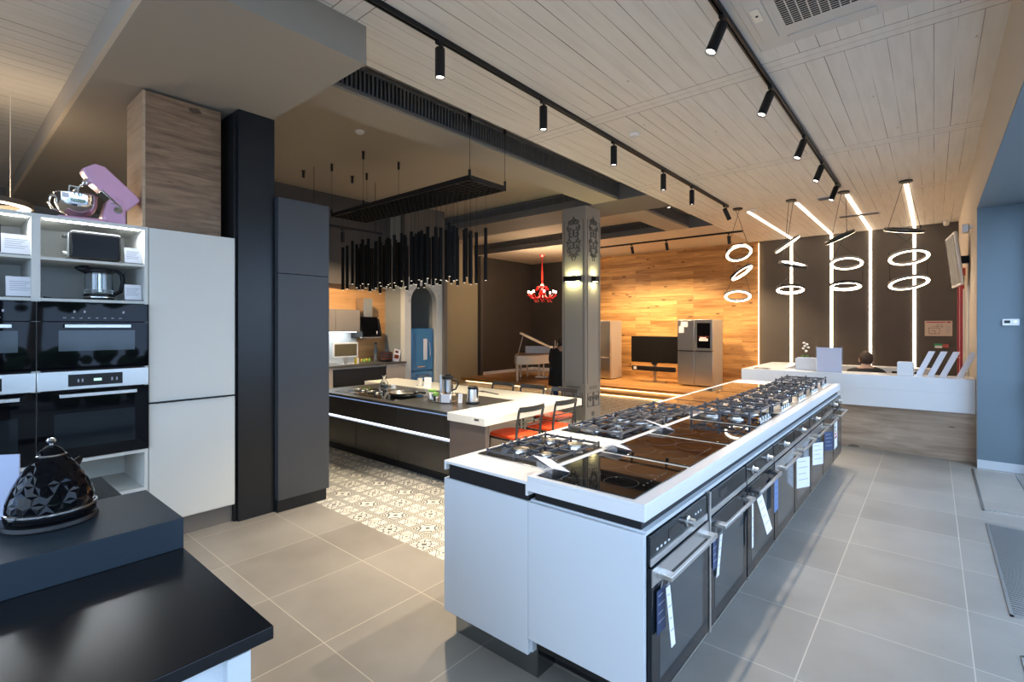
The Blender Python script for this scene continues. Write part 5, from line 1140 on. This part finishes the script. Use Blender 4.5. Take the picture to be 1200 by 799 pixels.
# ================================================================= PEOPLE
def skin_mesh(name,verts,edges,radii,mat,parent,sub=2,root=0):
    me=bpy.data.meshes.new(name); me.from_pydata(verts,edges,[]); o=bpy.data.objects.new(name,me); C.objects.link(o); o.parent=parent
    md=o.modifiers.new('skin','SKIN'); md.use_smooth_shade=True
    for v,r in zip(me.skin_vertices[0].data if me.skin_vertices else [],radii): pass
    if not me.skin_vertices:
        bm=bmesh.new(); bm.from_mesh(me); bm.verts.layers.skin.verify(); bm.to_mesh(me); bm.free()
    for i,r in enumerate(radii):
        me.skin_vertices[0].data[i].radius=(r,r) if not isinstance(r,tuple) else r
        me.skin_vertices[0].data[i].use_root=(i==root)
    s=o.modifiers.new('sub','SUBSURF'); s.levels=sub; s.render_levels=sub
    me.materials.append(M[mat] if isinstance(mat,str) else mat); return o
def hand(prefix,parent,wrist,direction,mat='skin',s=1):
    w=Vector(wrist); d=Vector(direction).normalized(); side=d.cross(Vector((0,0,1))); side=side.normalized() if side.length>.1 else Vector((1,0,0)); nrm=side.cross(d)
    V=[w,w+d*.05*s,]; E_=[(0,1)]; R_=[.018*s,.022*s]
    for k,(o_,L_) in enumerate(((-.027,.062),(-.009,.072),(.009,.068),(.026,.052))):
        b=w+d*.075*s+side*o_*s; i=len(V); V+=[b,b+d*L_*.5*s-nrm*.008*s,b+d*L_*.9*s-nrm*.026*s]; R_+=[.010*s,.0085*s,.007*s]; E_+=[(1,i),(i,i+1),(i+1,i+2)]
    i=len(V); V+=[w+d*.03*s-side*.03*s,w+d*.06*s-side*.048*s,w+d*.085*s-side*.046*s-nrm*.01]; R_+=[.012*s,.010*s,.008*s]; E_+=[(0,i),(i,i+1),(i+1,i+2)]
    skin_mesh('hand',V,E_,R_,mat,parent)
def head_parts(parent,c,fwd,s=1,hairmat='hair',short=True):
    "face + hair children on a head centred at c, facing fwd (horizontal), local coords"
    f=Vector(fwd).normalized(); r_=Vector((f.y,-f.x,0)); c=Vector(c); u=Vector((0,0,1))
    def tr(mb):
        q=Matrix(((r_.x,f.x,0,c.x),(r_.y,f.y,0,c.y),(r_.z,f.z,1,c.z),(0,0,0,1))); return mb.xf(q)
    n=MB().prism([(.088,.02),(.112,-.022),(.088,-.03)],-.012,.012,'x'); tr(n).build('nose','skin',parent,bev=.004)
    for sx in (-1,1):
        tr(MB().ball((sx*.076,-.005,-.005),(.012,.02,.03),10,8)).build('ear','skin',parent)
        e=tr(MB().ball((sx*.030,.082,.018),(.013,.008,.008),10,6)).build('eye','paper',parent); tr(MB().ball((sx*.030,.0885,.018),(.005,.004,.005),8,6)).build('pupil','dark',e)
        tr(MB().tube([(sx*.018,.088,.034),(sx*.032,.090,.038),(sx*.046,.084,.034)],.004,6)).build('eyebrow',hairmat,parent)
    tr(MB().tube([(-.022,.084,-.052),(0,.090,-.054),(.022,.084,-.052)],.005,6)).build('mouth','pink',parent)
    hb=MB(); N=20; vs=[]; rows=9
    for j in range(rows+1):
        a=PI/2-j*(PI*.62)/rows
        for i in range(N):
            t=2*PI*i/N; y=math.sin(t); low=max(0,y)  # cut hairline higher at the front
            aa=PI/2-(PI/2-a)*(1-.50*low)
            aa=aa if y>-.1 else PI/2-(PI/2-aa)*1.22; rr=1+random.uniform(-.02,.02)
            vs.append((.083*math.cos(aa)*math.cos(t)*rr,(.099*math.cos(aa)*math.sin(t)-.008)*rr,.020+.108*math.sin(aa)*rr))
    fs=[(j*N+i,j*N+(i+1)%N,(j+1)*N+(i+1)%N,(j+1)*N+i) for j in range(rows) for i in range(N)]
    hb.add(vs,fs); tr(hb).build('hair',hairmat,parent,smooth=60)
# --- standing person in a long black coat, bending over the piano platform
t=thing('person','person in long black coat and dark jeans, seen from behind, partly hidden by the column','person',(-5.80,8.33,0),0)
f=Vector((-.35,.94,0)).normalized(); r_=Vector((f.y,-f.x,0))
def lp(a,b,z): return tuple(r_*a+f*b+Vector((0,0,z)))
V=[lp(0,0,.66),lp(0,0,.80),lp(0,.02,.96),lp(0,.06,1.07),lp(0,.10,1.13),lp(0,.14,1.19),
   lp(.085,0,.62),lp(.09,.01,.36),lp(.09,-.01,.07),lp(.095,.09,.03),
   lp(-.085,0,.62),lp(-.09,.04,.36),lp(-.09,.03,.07),lp(-.095,.13,.03),
   lp(.17,.05,1.04),lp(.20,.06,.84),lp(.19,.16,.70),
   lp(-.17,.05,1.04),lp(-.20,.06,.84),lp(-.19,.16,.70)]
E_=[(0,1),(1,2),(2,3),(3,4),(4,5),(0,6),(6,7),(7,8),(8,9),(0,10),(10,11),(11,12),(12,13),(3,14),(14,15),(15,16),(3,17),(17,18),(18,19)]
R_=[.11,.105,.125,.10,.045,.082,.075,.052,.036,.032,.075,.052,.036,.032,.052,.04,.028,.052,.04,.028]
skin_mesh('body',V,E_,R_,'skin',t)
head_parts(t,lp(0,.145,1.20),f)
# jeans
skin_mesh('trousers',[V[0],V[6],V[7],V[8],V[10],V[11],V[12]],[(0,1),(1,2),(2,3),(0,4),(4,5),(5,6)],[.125,.088,.064,.052,.088,.064,.052],'denim',t)
for i in (8,12):
    p=Vector(V[i]); skin_mesh('shoe',[p+Vector((0,0,-.02)),p+f*.07+Vector((0,0,-.035)),p+f*.15+Vector((0,0,-.045))],[(0,1),(1,2)],[.042,.036,.028],'black',t,sub=2)
# coat: lofted elliptical sections + sleeves
def loft(name,secs,mat,parent,n=28):
    mb=MB(); vs=[]
    for (cx,cy,z,ra,rb) in secs:
        for i in range(n):
            a=2*PI*i/n; w_=1+.03*math.sin(a*6); vs.append(tuple(r_*(cx+ra*math.cos(a)*w_)+f*(cy+rb*math.sin(a)*w_)+Vector((0,0,z))))
    k=len(secs); mb.add(vs,[(j*n+i,j*n+(i+1)%n,(j+1)*n+(i+1)%n,(j+1)*n+i) for j in range(k-1) for i in range(n)]); return mb.build(name,mat,parent,smooth=60)
cb=loft('coat',[(0,.01,.33,.235,.17),(0,.01,.45,.225,.165),(0,.0,.65,.205,.16),(0,.0,.82,.185,.145),(0,.02,.97,.205,.14),(0,.05,1.06,.185,.115),(0,.08,1.11,.12,.10),(0,.10,1.15,.075,.07),(0,.11,1.175,.062,.06)],'coat',t)
for s_ in (14,17):
    skin_mesh('sleeve',[V[3] if False else Vector(V[s_])*.8+Vector(V[3])*.2,V[s_],V[s_+1],Vector(V[s_+2])*.85+Vector(V[s_+1])*.15],[(0,1),(1,2),(2,3)],[.07,.068,.055,.046],'coat',t)
    hand('h',t,V[s_+2],Vector(f)*.8+Vector((0,0,-.6)))
# --- seated person behind the reception, seen from behind? (dark hair, black jacket) facing the room's left
t=thing('person','seated person with short dark hair and black jacket behind the reception counter','person',(-.71,8.48,.05),0)
f=Vector((-.25,.97,0)).normalized(); r_=Vector((f.y,-f.x,0))
V=[lp(0,0,.42),lp(0,-.01,.58),lp(0,.0,.76),lp(0,.02,.86),lp(0,.03,.93),lp(0,.05,1.00),
   lp(.10,.05,.42),lp(.11,.38,.43),lp(.11,.36,.08),lp(.11,.46,.03),lp(-.10,.05,.42),lp(-.11,.38,.43),lp(-.11,.36,.08),lp(-.11,.46,.03),
   lp(.185,.02,.83),lp(.22,.08,.62),lp(.16,.32,.70),lp(-.185,.02,.83),lp(-.22,.08,.62),lp(-.16,.32,.70)]
R_=[.125,.115,.13,.10,.05,.085,.085,.058,.042,.034,.085,.058,.042,.034,.055,.042,.028,.055,.042,.028]
skin_mesh('body',V,E_,R_,'skin',t); head_parts(t,lp(0,.055,1.015),f,hairmat=P('brown_hair',(.045,.025,.014),.7,bump=.8,bscale=300))
skin_mesh('jacket',[V[0],V[1],V[2],V[3],Vector(V[4])+Vector((0,-.01,.0)),V[14],V[15],Vector(V[16])*.85+Vector(V[15])*.15,V[17],V[18],Vector(V[19])*.85+Vector(V[18])*.15],[(0,1),(1,2),(2,3),(3,4),(3,5),(5,6),(6,7),(3,8),(8,9),(9,10)],[.14,.135,.15,.13,.085,.085,.056,.044,.072,.056,.044],'coat',t)
skin_mesh('trousers',[V[0],V[6],V[7],V[8],V[10],V[11],V[12]],[(0,1),(1,2),(2,3),(0,4),(4,5),(5,6)],[.135,.095,.07,.055,.095,.07,.055],'denim',t)
for i in (8,12):
    p=Vector(V[i]); skin_mesh('shoe',[p+Vector((0,0,-.03)),p+f*.07+Vector((0,0,-.045)),p+f*.15+Vector((0,0,-.05))],[(0,1),(1,2)],[.042,.036,.028],'black',t)
for s_ in (14,17): hand('h',t,V[s_+2],Vector(f)+Vector((0,0,-.1)))
t=thing('office_chair','dark office chair under the seated person behind the counter','chair',(-.71,8.44,0)); MB().box(-.22,.22,-.2,.24,.29,.35).build('seat','black',t,bev=.02); MB().cyl((0,0,.06),(0,0,.24),.025).build('column','steel',t)
MB().box(-.2,.2,-.25,-.21,.38,.68).build('backrest','black',t,bev=.015); MB().box(-.03,.03,-.24,-.2,.26,.42).build('back_support','black',t)
for k in range(5):
    a=2*PI*k/5; MB().tube([(0,0,.08),(.26*math.cos(a),.26*math.sin(a),.04)],.015,6).build('foot','black',t)
# ================================================================= LIGHT
w=bpy.data.worlds.new('world'); SC.world=w; w.use_nodes=True; nt=w.node_tree
bg=nt.nodes['Background']; tc=nt.nodes.new('ShaderNodeTexCoord'); no=nt.nodes.new('ShaderNodeTexNoise'); no.inputs['Scale'].default_value=2.5; no.inputs['Detail'].default_value=5
nt.links.new(tc.outputs['Generated'],no.inputs['Vector']); g=G(nt)
c=g.ramp(no.outputs['Fac'],[(.35,(.34,.56,1.0)),(.65,(.66,.83,1.0))]); nt.links.new(c,bg.inputs[0]); bg.inputs[1].default_value=WORLD
def portal(loc,rot,sx,sy):
    l=bpy.data.lights.new('window_portal','AREA'); l.shape='RECTANGLE'; l.size=sx; l.size_y=sy; l.cycles.is_portal=True
    o=bpy.data.objects.new('window_portal',l); C.objects.link(o); o.location=loc; o.rotation_euler=rot
portal((XW-.06,2.4,1.4),(0,PI/2,0),2.8,9.9)
portal((-1.9,YF+.08,1.5),(PI/2,0,0),5.4,2.9)
def area(loc,rot,sx,sy,e,col): 
    l=bpy.data.lights.new('lamp_light','AREA'); l.shape='RECTANGLE'; l.size=sx; l.size_y=sy; l.energy=e; l.color=col
    o=bpy.data.objects.new('lamp_light',l); C.objects.link(o); o.location=loc; o.rotation_euler=rot; return o
vs=SC.view_settings; vs.view_transform='Standard'; vs.look='None'; vs.gamma=1; vs.use_curve_mapping=False; vs.exposure=EXPO
SC.display_settings.display_device='sRGB'
cy=SC.cycles; cy.max_bounces=8; cy.diffuse_bounces=4; cy.glossy_bounces=4; cy.transmission_bounces=6; cy.transparent_max_bounces=8; cy.caustics_reflective=False; cy.caustics_refractive=False; cy.sample_clamp_indirect=6; cy.use_denoising=True
try: cy.denoiser='OPENIMAGEDENOISE'; cy.use_light_tree=True
except Exception: pass
